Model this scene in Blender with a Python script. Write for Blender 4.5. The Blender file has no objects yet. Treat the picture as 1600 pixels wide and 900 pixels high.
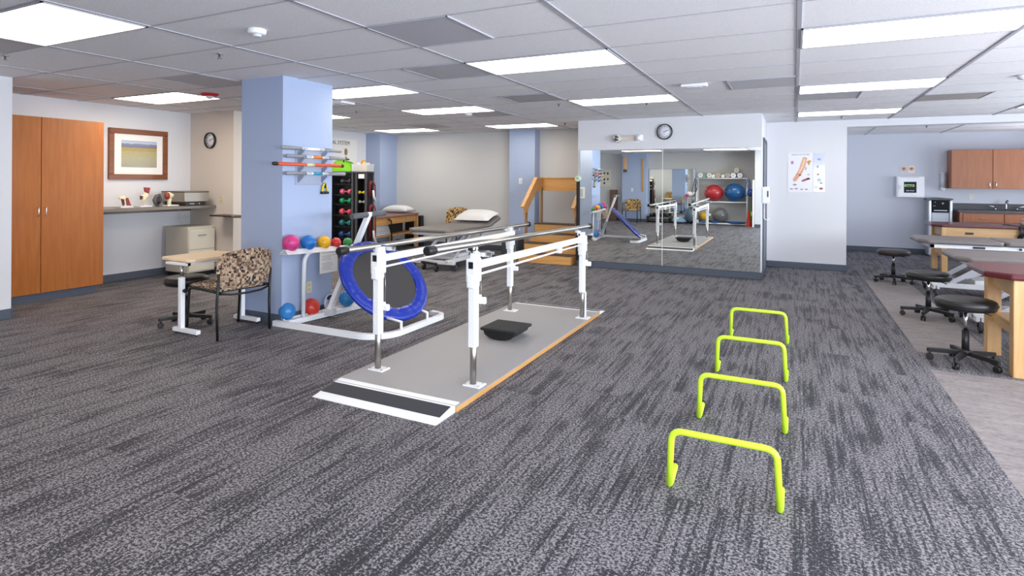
import bpy, bmesh, math, random
from mathutils import Vector, Matrix, Euler
R = math.radians
PI = math.pi
rnd = random.Random(7)
SC = bpy.context.scene
COL = SC.collection
H = 1.42485; CZ = 2.4407; XG = .0202; YG = 3.0553; TX = 1.28016; TY = .64008
MY = 9.40

# ------------------------------------------------------------------ materials
def lin(h):
    h = h.lstrip('#'); o = []
    for i in (0, 2, 4):
        c = int(h[i:i+2], 16) / 255
        o.append(c / 12.92 if c <= .04045 else ((c + .055) / 1.055) ** 2.4)
    return (o[0], o[1], o[2], 1)
MC = {}
def mat(hexc, rough=.5, metal=0, bump=0, bscale=60, spec=None, var=0, name=None, coat=0):
    key = (hexc, rough, metal, bump, bscale, spec, var, coat)
    if key in MC: return MC[key]
    m = bpy.data.materials.new(name or 'surface_' + hexc.strip('#')); m.use_nodes = True
    nt = m.node_tree; b = nt.nodes['Principled BSDF']
    b.inputs['Base Color'].default_value = lin(hexc); b.inputs['Roughness'].default_value = rough
    b.inputs['Metallic'].default_value = metal
    if spec is not None: b.inputs['Specular IOR Level'].default_value = spec
    if coat: b.inputs['Coat Weight'].default_value = coat
    tc = nt.nodes.new('ShaderNodeTexCoord')
    ns = nt.nodes.new('ShaderNodeTexNoise'); ns.inputs['Scale'].default_value = bscale
    ns.inputs['Detail'].default_value = 4
    nt.links.new(tc.outputs['Object'], ns.inputs['Vector'])
    if bump:
        bp = nt.nodes.new('ShaderNodeBump'); bp.inputs['Strength'].default_value = bump; bp.inputs['Distance'].default_value = .002
        nt.links.new(ns.outputs['Fac'], bp.inputs['Height']); nt.links.new(bp.outputs['Normal'], b.inputs['Normal'])
    v = var or .03
    mx = nt.nodes.new('ShaderNodeMix'); mx.data_type = 'RGBA'; mx.blend_type = 'MULTIPLY'
    mx.inputs['Factor'].default_value = v
    mx.inputs[6].default_value = lin(hexc)
    nt.links.new(ns.outputs['Color'], mx.inputs[7]); nt.links.new(mx.outputs[2], b.inputs['Base Color'])
    MC[key] = m
    return m
def wood(hexa, hexb, axis='Z', scale=3, rough=.38, name='wood'):
    key = ('wood', hexa, hexb, axis, scale, rough)
    if key in MC: return MC[key]
    m = bpy.data.materials.new(name); m.use_nodes = True; nt = m.node_tree; b = nt.nodes['Principled BSDF']
    b.inputs['Roughness'].default_value = rough
    tc = nt.nodes.new('ShaderNodeTexCoord'); mp = nt.nodes.new('ShaderNodeMapping')
    s = [14, 14, 14]; s['XYZ'.index(axis)] = 1.1
    mp.inputs['Scale'].default_value = s
    ns = nt.nodes.new('ShaderNodeTexNoise'); ns.inputs['Scale'].default_value = scale; ns.inputs['Detail'].default_value = 6; ns.inputs['Roughness'].default_value = .65
    cr = nt.nodes.new('ShaderNodeValToRGB'); cr.color_ramp.elements[0].position = .3; cr.color_ramp.elements[1].position = .7
    cr.color_ramp.elements[0].color = lin(hexa); cr.color_ramp.elements[1].color = lin(hexb)
    L = nt.links.new
    L(tc.outputs['Object'], mp.inputs['Vector']); L(mp.outputs['Vector'], ns.inputs['Vector']); L(ns.outputs['Fac'], cr.inputs['Fac']); L(cr.outputs['Color'], b.inputs['Base Color'])
    MC[key] = m; return m
def emis(hexc, s, name='lamp_glow'):
    m = bpy.data.materials.new(name); m.use_nodes = True; nt = m.node_tree
    nt.nodes.remove(nt.nodes['Principled BSDF'])
    e = nt.nodes.new('ShaderNodeEmission'); e.inputs['Color'].default_value = lin(hexc); e.inputs['Strength'].default_value = s
    nt.links.new(e.outputs[0], nt.nodes['Material Output'].inputs['Surface']); return m
def mathn(nt, op, a, b=None, clamp=False):
    n = nt.nodes.new('ShaderNodeMath'); n.operation = op; n.use_clamp = clamp
    for i, v in enumerate((a, b)):
        if v is None: continue
        if isinstance(v, (int, float)): n.inputs[i].default_value = v
        else: nt.links.new(v, n.inputs[i])
    return n.outputs[0]
def noise(nt, vec, scale, detail=2, rough=.5):
    n = nt.nodes.new('ShaderNodeTexNoise'); n.inputs['Scale'].default_value = scale; n.inputs['Detail'].default_value = detail; n.inputs['Roughness'].default_value = rough
    nt.links.new(vec, n.inputs['Vector']); return n.outputs['Fac']
def mapv(nt, vec, s, loc=(0, 0, 0)):
    mp = nt.nodes.new('ShaderNodeMapping'); mp.inputs['Scale'].default_value = s; mp.inputs['Location'].default_value = loc
    nt.links.new(vec, mp.inputs['Vector']); return mp.outputs['Vector']
def mixc(nt, fac, a, b):
    mx = nt.nodes.new('ShaderNodeMix'); mx.data_type = 'RGBA'
    if isinstance(fac, (int, float)): mx.inputs['Factor'].default_value = fac
    else: nt.links.new(fac, mx.inputs['Factor'])
    for i, v in ((6, a), (7, b)):
        if isinstance(v, tuple): mx.inputs[i].default_value = v
        else: nt.links.new(v, mx.inputs[i])
    return mx.outputs[2]

def carpet_material():
    m = bpy.data.materials.new('carpet_tiles'); m.use_nodes = True; nt = m.node_tree; b = nt.nodes['Principled BSDF']
    b.inputs['Roughness'].default_value = .7; b.inputs['Specular IOR Level'].default_value = .35
    tc = nt.nodes.new('ShaderNodeTexCoord'); P = tc.outputs['Object']
    sp = nt.nodes.new('ShaderNodeSeparateXYZ'); nt.links.new(P, sp.inputs[0])
    X, Y = sp.outputs['X'], sp.outputs['Y']
    # plank cells 0.25 x 1.0, staggered
    cx = mathn(nt, 'FLOOR', mathn(nt, 'DIVIDE', X, .25))
    yo = mathn(nt, 'ADD', Y, mathn(nt, 'MULTIPLY', cx, .37))
    cy = mathn(nt, 'FLOOR', mathn(nt, 'DIVIDE', yo, 1.0))
    cv = nt.nodes.new('ShaderNodeCombineXYZ'); nt.links.new(cx, cv.inputs[0]); nt.links.new(cy, cv.inputs[1])
    wn = nt.nodes.new('ShaderNodeTexWhiteNoise'); wn.noise_dimensions = '2D'; nt.links.new(cv.outputs[0], wn.inputs['Vector'])
    # offset noise space per plank
    off = nt.nodes.new('ShaderNodeVectorMath'); off.operation = 'MULTIPLY_ADD'
    nt.links.new(wn.outputs['Color'], off.inputs[0]); off.inputs[1].default_value = (7, 7, 0); nt.links.new(P, off.inputs[2])
    V = off.outputs[0]
    broad = noise(nt, mapv(nt, V, (26, 1.1, 1)), 1, 3, .6)
    thin = noise(nt, mapv(nt, V, (85, 1.6, 1), (3, 9, 0)), 1, 2, .5)
    patch = noise(nt, mapv(nt, V, (5, 2.2, 1), (11, 2, 0)), 1, 2, .5)
    fine = noise(nt, mapv(nt, P, (88, 76, 1)), 1, 2, .75)
    dash = noise(nt, mapv(nt, P, (60, 170, 1), (5, 5, 0)), 1, 1, .6)
    t = mathn(nt, 'ADD', mathn(nt, 'MULTIPLY', mathn(nt, 'SUBTRACT', broad, .5), 3.3), mathn(nt, 'MULTIPLY', mathn(nt, 'SUBTRACT', thin, .5), 2.4))
    t = mathn(nt, 'ADD', t, mathn(nt, 'MULTIPLY', mathn(nt, 'SUBTRACT', patch, .5), 2.2))
    t = mathn(nt, 'ADD', t, mathn(nt, 'MULTIPLY', mathn(nt, 'SUBTRACT', wn.outputs['Value'], .5), .12))
    t = mathn(nt, 'MINIMUM', t, .14)
    f = mathn(nt, 'ADD', mathn(nt, 'MULTIPLY', mathn(nt, 'SUBTRACT', fine, .5), 6.0), mathn(nt, 'MULTIPLY', mathn(nt, 'SUBTRACT', dash, .5), 2.6))
    s = mathn(nt, 'ADD', mathn(nt, 'ADD', t, f), .25)
    s = mathn(nt, 'MULTIPLY', s, 1.15, True)
    main = mixc(nt, s, lin(CARPET_DARK), lin(CARPET_LIGHT))
    # plain tiles of the border
    pf = noise(nt, mapv(nt, P, (30, 130, 1), (2, 2, 0)), 1, 3, .7)
    pb = noise(nt, mapv(nt, P, (4, 14, 1), (7, 7, 0)), 1, 3, .7)
    ps = mathn(nt, 'ADD', mathn(nt, 'MULTIPLY', mathn(nt, 'SUBTRACT', pf, .5), 2.4), mathn(nt, 'MULTIPLY', mathn(nt, 'SUBTRACT', pb, .5), 1.6))
    ps = mathn(nt, 'ADD', ps, .5, True)
    plain = mixc(nt, ps, lin('6c6668'), lin('9a9290'))
    inx = mathn(nt, 'MULTIPLY', mathn(nt, 'GREATER_THAN', X, .93), mathn(nt, 'LESS_THAN', X, 1.47))
    iny = mathn(nt, 'MULTIPLY', mathn(nt, 'GREATER_THAN', Y, 6.06), mathn(nt, 'LESS_THAN', Y, 10.15))
    a1 = mathn(nt, 'MULTIPLY', inx, iny)
    a2 = mathn(nt, 'MULTIPLY', mathn(nt, 'GREATER_THAN', X, .93), mathn(nt, 'LESS_THAN', Y, 5.52))
    reg = mathn(nt, 'MAXIMUM', a1, a2)
    c = mixc(nt, reg, main, plain)
    nt.links.new(c, b.inputs['Base Color'])
    bp = nt.nodes.new('ShaderNodeBump'); bp.inputs['Strength'].default_value = .35; bp.inputs['Distance'].default_value = .004
    nt.links.new(fine, bp.inputs['Height']); nt.links.new(bp.outputs['Normal'], b.inputs['Normal'])
    return m
def ceiling_material():
    m = bpy.data.materials.new('ceiling_tile'); m.use_nodes = True; nt = m.node_tree; b = nt.nodes['Principled BSDF']
    b.inputs['Roughness'].default_value = .95; b.inputs['Specular IOR Level'].default_value = .1
    tc = nt.nodes.new('ShaderNodeTexCoord'); P = tc.outputs['Object']
    n1 = noise(nt, P, 130, 3, .8)
    f = mathn(nt, 'MULTIPLY', mathn(nt, 'SUBTRACT', n1, .42), 3.2, True)
    nt.links.new(mixc(nt, f, lin('e2e1e4'), lin('faf9fb')), b.inputs['Base Color'])
    bp = nt.nodes.new('ShaderNodeBump'); bp.inputs['Strength'].default_value = .5; bp.inputs['Distance'].default_value = .003
    nt.links.new(n1, bp.inputs['Height']); nt.links.new(bp.outputs['Normal'], b.inputs['Normal'])
    return m
def fabric_material(name, cols, scale, axis_fix=False):
    m = bpy.data.materials.new(name); m.use_nodes = True; nt = m.node_tree; b = nt.nodes['Principled BSDF']
    b.inputs['Roughness'].default_value = .9
    tc = nt.nodes.new('ShaderNodeTexCoord'); P = tc.outputs['Object']
    v = nt.nodes.new('ShaderNodeTexVoronoi'); v.distance = 'CHEBYCHEV'; v.inputs['Scale'].default_value = scale; v.inputs['Randomness'].default_value = .4
    nt.links.new(P, v.inputs['Vector'])
    sp = nt.nodes.new('ShaderNodeSeparateColor'); nt.links.new(v.outputs['Color'], sp.inputs[0])
    cr = nt.nodes.new('ShaderNodeValToRGB'); cr.color_ramp.interpolation = 'CONSTANT'
    E_ = cr.color_ramp.elements
    while len(E_) < len(cols): E_.new(.5)
    for i, (c, p) in enumerate(cols): E_[i].position = p; E_[i].color = lin(c)
    nt.links.new(sp.outputs[0], cr.inputs['Fac'])
    v2 = nt.nodes.new('ShaderNodeTexVoronoi'); v2.inputs['Scale'].default_value = scale * 1.1; v2.inputs['Randomness'].default_value = .9
    nt.links.new(P, v2.inputs['Vector'])
    dot = mathn(nt, 'LESS_THAN', v2.outputs['Distance'], .2)
    nt.links.new(mixc(nt, dot, cr.outputs['Color'], lin('d8cbb8')), b.inputs['Base Color'])
    return m
def landscape_material():
    m = bpy.data.materials.new('landscape_photo'); m.use_nodes = True; nt = m.node_tree; b = nt.nodes['Principled BSDF']
    b.inputs['Roughness'].default_value = .3
    tc = nt.nodes.new('ShaderNodeTexCoord'); G = tc.outputs['Generated']
    sp = nt.nodes.new('ShaderNodeSeparateXYZ'); nt.links.new(G, sp.inputs[0])
    n1 = noise(nt, mapv(nt, G, (1, 5, 2)), 2, 4, .6)
    z = mathn(nt, 'ADD', sp.outputs['Z'], mathn(nt, 'MULTIPLY', mathn(nt, 'SUBTRACT', n1, .5), .1))
    cr = nt.nodes.new('ShaderNodeValToRGB'); E_ = cr.color_ramp.elements
    st = [(0, '8b8880'), (.3, '9c9778'), (.6, 'a0925c'), (.72, 'a88f50'), (.755, '6b6a5e'), (.78, '6e7392'), (.87, '7d84a3'), (.9, 'c9cfdc'), (.96, '9fb0cf'), (1, 'c6cede')]
    while len(E_) < len(st): E_.new(.5)
    for i, (p, c) in enumerate(st): E_[i].position = p; E_[i].color = lin(c)
    nt.links.new(z, cr.inputs['Fac'])
    n2 = noise(nt, mapv(nt, G, (1, 60, 48)), 1, 3, .8)
    fl = mathn(nt, 'MULTIPLY', mathn(nt, 'GREATER_THAN', n2, .56), mathn(nt, 'LESS_THAN', sp.outputs['Z'], .6))
    nt.links.new(mixc(nt, mathn(nt, 'MULTIPLY', fl, .75), cr.outputs['Color'], lin('ddd7a8')), b.inputs['Base Color'])
    return m
def mirror_material():
    m = bpy.data.materials.new('mirror_glass'); m.use_nodes = True; b = m.node_tree.nodes['Principled BSDF']
    b.inputs['Base Color'].default_value = (.93, .97, .955, 1); b.inputs['Metallic'].default_value = 1; b.inputs['Roughness'].default_value = .0
    return m
def clear_material(tint='eef4f4'):
    m = bpy.data.materials.new('clear_plastic'); m.use_nodes = True; nt = m.node_tree
    b = nt.nodes['Principled BSDF']; b.inputs['Base Color'].default_value = lin(tint); b.inputs['Roughness'].default_value = .1
    b.inputs['Alpha'].default_value = .35
    return m
TILT = 34; PW = (340, 300, 115, 55); PR = 225  # upward tilt and powers of the window area lights, set to lift the ceiling
CARPET_DARK = '2a2b32'; CARPET_LIGHT = '928e93'

M_WALL = mat('dadbe0', .8, bump=.25, bscale=160, name='wall_white_paint')
M_GWALL = mat('cbcbcb', .85, bump=.25, bscale=160, name='wall_grey_paint')
M_BEIGE = mat('d3cbc3', .85, bump=.2, bscale=160, name='wall_beige_paint')
M_BLUE = mat('a2b1cf', .8, bump=.6, bscale=110, name='wall_blue_paint')
M_BASE = mat('4d5563', .5, name='baseboard_vinyl')
M_CEIL = ceiling_material()
M_GRID = mat('a9aab2', .5, name='ceiling_grid_metal')
M_CARPET = carpet_material()
GLOWS = {k: emis('fff6e8' if k < 8 else 'fff1dd', k, 'fixture_diffuser') for k in (1.6, 4, 6, 8, 12, 13)}
M_WHITE = mat('eef0f4', .35, name='white_powder_coat')
M_WPLAS = mat('e9eaee', .4, name='white_plastic')
M_BLACK = mat('141416', .45, name='black_plastic')
M_BVINYL = mat('1a1919', .38, bump=.15, bscale=90, name='black_vinyl')
M_RUB = mat('1c1d20', .75, bump=.3, bscale=200, name='black_rubber')
M_CHROME = mat('c9c9c9', .18, 1, name='chrome')
M_STEEL = mat('b0aca6', .32, 1, name='brushed_steel')
M_GREY = mat('8a8d93', .6, name='grey_foam')
M_DGREY = mat('46484d', .55, name='dark_grey')
M_CAB = wood('98561e', 'aa662a', 'Z', 2.2, .35, 'cherry_laminate')
M_CAB2 = wood('8f5636', 'a0643f', 'Z', 2.2, .4, 'cherry_laminate_far')
M_PINE = wood('c08a4e', 'd8aa6e', 'Z', 2.2, .4, 'maple_wood')
M_PINEX = wood('c28a4c', 'd8a868', 'X', 2.2, .4, 'maple_wood_cross')
M_PINEY = wood('be874a', 'd4a264', 'Y', 2.2, .4, 'maple_wood_long')
M_PINER = wood('b98f5a', 'd0a878', 'Z', 2.2, .4, 'birch_wood')
M_PINERX = wood('bd9560', 'd4ae7e', 'X', 2.2, .4, 'birch_wood_cross')
M_FABRIC = fabric_material('patterned_fabric', [('9a8068', 0), ('5f463a', .22), ('a8917a', .4), ('241f22', .56), ('b9a58a', .74), ('6f5849', .88)], 52)
M_FABRIC2 = fabric_material('patterned_fabric_gold', [('b8965c', 0), ('4b3a2c', .3), ('c9a76a', .5), ('2e2824', .72), ('a5834d', .85)], 30)
M_MIRROR = mirror_material()
M_CLEAR = clear_material()
M_NEON = mat('c9f036', .4, name='neon_plastic')
M_MAROON = mat('5a2024', .25, name='maroon_vinyl')
M_GVINYL = mat('6e6968', .38, name='grey_vinyl')
M_PILLOW = mat('dfe0e2', .9, bump=.4, bscale=30, name='pillow_cotton')
M_BEIGEM = mat('c9c3b6', .5, name='beige_metal')
M_TOWEL = mat('d9dbe3', .95, bump=.6, bscale=120, name='towel_cotton')
M_INK = mat('2b2b30', .6, name='dark_print')
M_PAPER = mat('eceae6', .6, name='paper')

# ------------------------------------------------------------------ mesh builder
class MB:
    def __init__(s): s.bm = bmesh.new()
    def _add(s, vs, fs, smooth=False):
        vv = [s.bm.verts.new(v) for v in vs]
        out = []
        for f in fs:
            try:
                g = s.bm.faces.new([vv[i] for i in f]); g.smooth = smooth; out.append(g)
            except ValueError: pass
        return vv, out
    def box(s, x0, x1, y0, y1, z0, z1, bev=0, seg=2, rz=0, piv=None, M=None):
        if x0 > x1: x0, x1 = x1, x0
        if y0 > y1: y0, y1 = y1, y0
        if z0 > z1: z0, z1 = z1, z0
        vs = [(x0,y0,z0),(x1,y0,z0),(x1,y1,z0),(x0,y1,z0),(x0,y0,z1),(x1,y0,z1),(x1,y1,z1),(x0,y1,z1)]
        vv, ff = s._add(vs, [(3,2,1,0),(4,5,6,7),(0,1,5,4),(1,2,6,5),(2,3,7,6),(3,0,4,7)])
        if bev:
            es = set(e for f in ff for e in f.edges)
            r = bmesh.ops.bevel(s.bm, geom=list(es), offset=bev, segments=seg, affect='EDGES', profile=.5)
            vv = list(set(v for f in r['faces'] for v in f.verts) | set(v for v in vv if v.is_valid))
            if seg > 1:
                for f in r['faces']: f.smooth = True
        if rz or M:
            c = Vector(piv) if piv else Vector(((x0+x1)/2, (y0+y1)/2, (z0+z1)/2))
            Q = (M if M else Matrix.Rotation(rz, 3, 'Z'))
            for v in vv: v.co = c + Q @ (v.co - c)
        return s
    def bar(s, a, b, w, h, up=(0, 0, 1), bev=0):
        """rectangular bar from a to b, width w, height h"""
        a = Vector(a); b = Vector(b); d = (b - a); L = d.length; d.normalize()
        up = Vector(up); sd = d.cross(up)
        if sd.length < 1e-5: sd = d.cross(Vector((0, 1, 0)))
        sd.normalize(); u = sd.cross(d)
        vs = []
        for p in (a, b):
            for i, j in ((-1,-1),(1,-1),(1,1),(-1,1)): vs.append(p + sd*(i*w/2) + u*(j*h/2))
        vv, ff = s._add(vs, [(3,2,1,0),(4,5,6,7),(0,1,5,4),(1,2,6,5),(2,3,7,6),(3,0,4,7)])
        if bev:
            es = set(e for f in ff for e in f.edges)
            bmesh.ops.bevel(s.bm, geom=list(es), offset=bev, segments=2, affect='EDGES', profile=.5)
        return s
    def tube(s, pts, r, n=12, closed=False, cap=True, flat=None):
        pts = [Vector(p) for p in pts]; N = len(pts); rs = r if isinstance(r, (list, tuple)) else [r]*N
        rings = []; prev = None
        for i, p in enumerate(pts):
            if closed: t = pts[(i+1) % N] - pts[i-1]
            elif i == 0: t = pts[1] - p
            elif i == N-1: t = p - pts[i-1]
            else: t = (pts[i+1]-p).normalized() + (p-pts[i-1]).normalized()
            t.normalize()
            if prev is None:
                a = Vector((0, 0, 1)) if abs(t.z) < .9 else Vector((1, 0, 0))
                u = t.cross(a).normalized()
            else:
                u = prev - t * prev.dot(t)
                if u.length < 1e-6: u = t.cross(Vector((0, 0, 1)))
                u.normalize()
            prev = u; w = t.cross(u)
            fu, fw = flat if flat else (1, 1)
            rings.append([s.bm.verts.new(p + u*(math.cos(2*PI*k/n)*rs[i]*fu) + w*(math.sin(2*PI*k/n)*rs[i]*fw)) for k in range(n)])
        M_ = N if closed else N-1
        for i in range(M_):
            A, B = rings[i], rings[(i+1) % N]
            for k in range(n):
                try:
                    f = s.bm.faces.new((A[k], A[(k+1)%n], B[(k+1)%n], B[k])); f.smooth = True
                except ValueError: pass
        if cap and not closed:
            for A in (rings[0], rings[-1]):
                try: s.bm.faces.new(A)
                except ValueError: pass
        return s
    def cyl(s, a, b, r, n=16, r2=None): return s.tube([a, b], [r, r if r2 is None else r2], n)
    def lathe(s, prof, c=(0, 0, 0), axis='Z', n=24, smooth=True):
        """prof: (r, h) list along axis"""
        c = Vector(c); rings = []
        for r, h in prof:
            ring = []
            for k in range(n):
                a = 2*PI*k/n; x, y = math.cos(a)*r, math.sin(a)*r
                v = {'Z': (x, y, h), 'X': (h, x, y), 'Y': (x, h, y)}[axis]
                ring.append(s.bm.verts.new(c + Vector(v)))
            rings.append(ring)
        for i in range(len(rings)-1):
            A, B = rings[i], rings[i+1]
            for k in range(n):
                f = s.bm.faces.new((A[k], A[(k+1)%n], B[(k+1)%n], B[k])); f.smooth = smooth
        for A in (rings[0], rings[-1]):
            try: s.bm.faces.new(A)
            except ValueError: pass
        return s
    def ball(s, c, r, sz=1, n=20, m=12, sx=1, sy=1):
        c = Vector(c); prof = []
        rings = []
        top = s.bm.verts.new(c + Vector((0, 0, r*sz))); bot = s.bm.verts.new(c - Vector((0, 0, r*sz)))
        for j in range(1, m):
            t = PI*j/m
            rings.append([s.bm.verts.new(c + Vector((math.sin(t)*math.cos(2*PI*k/n)*r*sx, math.sin(t)*math.sin(2*PI*k/n)*r*sy, math.cos(t)*r*sz))) for k in range(n)])
        for k in range(n):
            f = s.bm.faces.new((top, rings[0][k], rings[0][(k+1)%n])); f.smooth = True
            f = s.bm.faces.new((rings[-1][(k+1)%n], rings[-1][k], bot)); f.smooth = True
        for j in range(m-2):
            for k in range(n):
                f = s.bm.faces.new((rings[j][k], rings[j+1][k], rings[j+1][(k+1)%n], rings[j][(k+1)%n])); f.smooth = True
        return s
    def prism(s, pts, d, bev=0):
        """polygon pts (3D list) extruded by vector d"""
        d = Vector(d); n = len(pts)
        vs = [Vector(p) for p in pts] + [Vector(p)+d for p in pts]
        fs = [tuple(range(n))[::-1], tuple(range(n, 2*n))] + [(i, (i+1)%n, (i+1)%n+n, i+n) for i in range(n)]
        vv, ff = s._add(vs, fs)
        if bev:
            es = set(e for f in ff for e in f.edges)
            bmesh.ops.bevel(s.bm, geom=list(es), offset=bev, segments=2, affect='EDGES', profile=.5)
        return s
    def grid(s, fn, nu, nv, th=0, closed_u=False):
        """surface fn(u,v)->Vector with optional thickness along z-normal handled by caller"""
        V = [[s.bm.verts.new(fn(i/nu, j/nv)) for j in range(nv+1)] for i in range(nu+1)]
        for i in range(nu):
            for j in range(nv):
                f = s.bm.faces.new((V[i][j], V[i+1][j], V[i+1][j+1], V[i][j+1])); f.smooth = True
        return s
    def shell(s, f1, f2, nu, nv):
        """closed solid between two surfaces"""
        A = [[s.bm.verts.new(f1(i/nu, j/nv)) for j in range(nv+1)] for i in range(nu+1)]
        B = [[s.bm.verts.new(f2(i/nu, j/nv)) for j in range(nv+1)] for i in range(nu+1)]
        def F(*a):
            try: f = s.bm.faces.new(a); f.smooth = True
            except ValueError: pass
        for i in range(nu):
            for j in range(nv):
                F(A[i][j], A[i][j+1], A[i+1][j+1], A[i+1][j]); F(B[i][j], B[i+1][j], B[i+1][j+1], B[i][j+1])
            F(A[i][0], A[i+1][0], B[i+1][0], B[i][0]); F(A[i+1][nv], A[i][nv], B[i][nv], B[i+1][nv])
        for j in range(nv):
            F(A[0][j+1], A[0][j], B[0][j], B[0][j+1]); F(A[nu][j], A[nu][j+1], B[nu][j+1], B[nu][j])
        return s
def rounded(pts, r, k=5):
    """round the corners of a polyline"""
    pts = [Vector(p) for p in pts]; out = [pts[0]]
    for i in range(1, len(pts)-1):
        p = pts[i]; a = (pts[i-1]-p); b = (pts[i+1]-p); ra = min(r, a.length*.49, b.length*.49)
        A = p + a.normalized()*ra; B = p + b.normalized()*ra
        for j in range(k+1):
            t = j/k; out.append(A*(1-t)**2 + p*2*t*(1-t) + B*t*t)
    out.append(pts[-1]); return out

# ------------------------------------------------------------------ objects
WM = {}
def link(name, me, m, parent):
    o = bpy.data.objects.new(name, me); COL.objects.link(o)
    if m: me.materials.append(m)
    return o
def wm(o):
    return WM[o.name]
def obj(name, mb, m, parent=None, keep=False):
    """mesh given in world coordinates (or the local ones of a prototype at the origin)"""
    bm = mb.bm
    bmesh.ops.recalc_face_normals(bm, faces=bm.faces)
    me = bpy.data.meshes.new(name)
    if parent is not None:
        inv = WM[parent.name].inverted()
        bm.transform(inv); bm.to_mesh(me); bm.free()
        o = link(name, me, m, parent); o.parent = parent; WM[o.name] = WM[parent.name].copy()
    else:
        if keep: c = Vector((0, 0, 0))
        else:
            xs = [v.co for v in bm.verts]
            c = Vector(((min(v.x for v in xs)+max(v.x for v in xs))/2, (min(v.y for v in xs)+max(v.y for v in xs))/2, min(v.z for v in xs)))
        bm.transform(Matrix.Translation(-c)); bm.to_mesh(me); bm.free()
        o = link(name, me, m, None); o.location = c; WM[o.name] = Matrix.Translation(c)
    return o
def tag(o, label, cat, group=None):
    o['label'] = label; o['category'] = cat
    if group: o['group'] = group
    return o
def thing(name, label, cat, loc=(0, 0, 0), group=None):
    o = bpy.data.objects.new(name, None); COL.objects.link(o); o.empty_display_size = .1
    o.location = loc; WM[o.name] = Matrix.Translation(Vector(loc))
    return tag(o, label, cat, group)
def struct(name, mb, m, parent=None):
    o = obj(name, mb, m, parent, keep=True)
    if parent is None: o['kind'] = 'structure'
    return o
def dup(root, loc, rz=0, label=None, group=None, mats=None):
    def cp(o, par):
        c = o.copy(); COL.objects.link(c)
        if par: c.parent = par
        WM[c.name] = Matrix.Identity(4)
        for ch in list(o.children): cp(ch, c)
        return c
    kids = list(root.children)
    r = cp(root, None); r.location = loc; r.rotation_euler = (0, 0, rz)
    WM[r.name] = Matrix.Translation(Vector(loc)) @ Matrix.Rotation(rz, 4, 'Z')
    if label: r['label'] = label
    if group: r['group'] = group
    return r
def place(o, loc, rz=0):
    o.location = loc; o.rotation_euler = (0, 0, rz); WM[o.name] = Matrix.Translation(Vector(loc)) @ Matrix.Rotation(rz, 4, 'Z')
def recolor(o, m):
    o.data = o.data.copy(); o.data.materials.clear(); o.data.materials.append(m)
def text_mesh(body, size, Mx, m, name, parent, ext=.0008, align='CENTER', sx=1):
    cu = bpy.data.curves.new('tmp', 'FONT'); cu.body = body; cu.size = size; cu.align_x = align; cu.align_y = 'CENTER'; cu.extrude = ext
    t = bpy.data.objects.new('tmp', cu); COL.objects.link(t)
    bpy.context.view_layer.update()
    me = bpy.data.meshes.new_from_object(t.evaluated_get(bpy.context.evaluated_depsgraph_get()))
    bpy.data.objects.remove(t); bpy.data.curves.remove(cu)
    me.transform(Matrix.Diagonal((sx, 1, 1, 1)))
    me.transform(Mx); me.materials.clear()
    me.transform(WM[parent.name].inverted())
    me.name = name
    o = link(name, me, m, parent); o.parent = parent; WM[o.name] = WM[parent.name].copy()
    return o
# frames for text/graphics on a wall: facing -Y (right = +X), facing +X (right = +Y), facing +Y (right = -X)
def fmx(p, face):
    if face == '-Y': c = [(1,0,0),(0,0,1),(0,-1,0)]
    elif face == '+X': c = [(0,1,0),(0,0,1),(1,0,0)]
    elif face == '+Y': c = [(-1,0,0),(0,0,1),(0,1,0)]
    elif face == '-X': c = [(0,-1,0),(0,0,1),(-1,0,0)]
    M_ = Matrix(((c[0][0],c[1][0],c[2][0],p[0]),(c[0][1],c[1][1],c[2][1],p[1]),(c[0][2],c[1][2],c[2][2],p[2]),(0,0,0,1)))
    return M_
def flat(pts, Mx, th=.001):
    """polygon in frame coords -> thin prism"""
    mb = MB(); P = [Mx @ Vector((x, y, 0)) for x, y in pts]; d = Mx.to_3x3() @ Vector((0, 0, th)); mb.prism(P, d); return mb
def blob(cx, cy, rx, ry, n=14, rot=0):
    return [(cx + math.cos(2*PI*k/n)*rx*math.cos(rot) - math.sin(2*PI*k/n)*ry*math.sin(rot), cy + math.cos(2*PI*k/n)*rx*math.sin(rot) + math.sin(2*PI*k/n)*ry*math.cos(rot)) for k in range(n)]

# ================================================================== SETTING
mb = MB(); mb.box(-8.6, 4.8, -2.7, 14.8, -.1, 0); struct('floor', mb, M_CARPET)
mb = MB(); mb.box(-8.6, 4.8, -2.7, 14.8, CZ, CZ+.1); ceil = struct('ceiling', mb, M_CEIL)
g = MB()
for m_ in range(-6, 4):
    x = XG + TX*m_; g.box(x-.013, x+.013, -2.45, 14.5, CZ-.006, CZ+.01)
for n in range(-8, 18):
    y = YG + TY*n; g.box(-8.38, 4.6, y-.006, y+.006, CZ-.004, CZ+.01)
struct('ceiling_grid', g, M_GRID, ceil)

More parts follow.
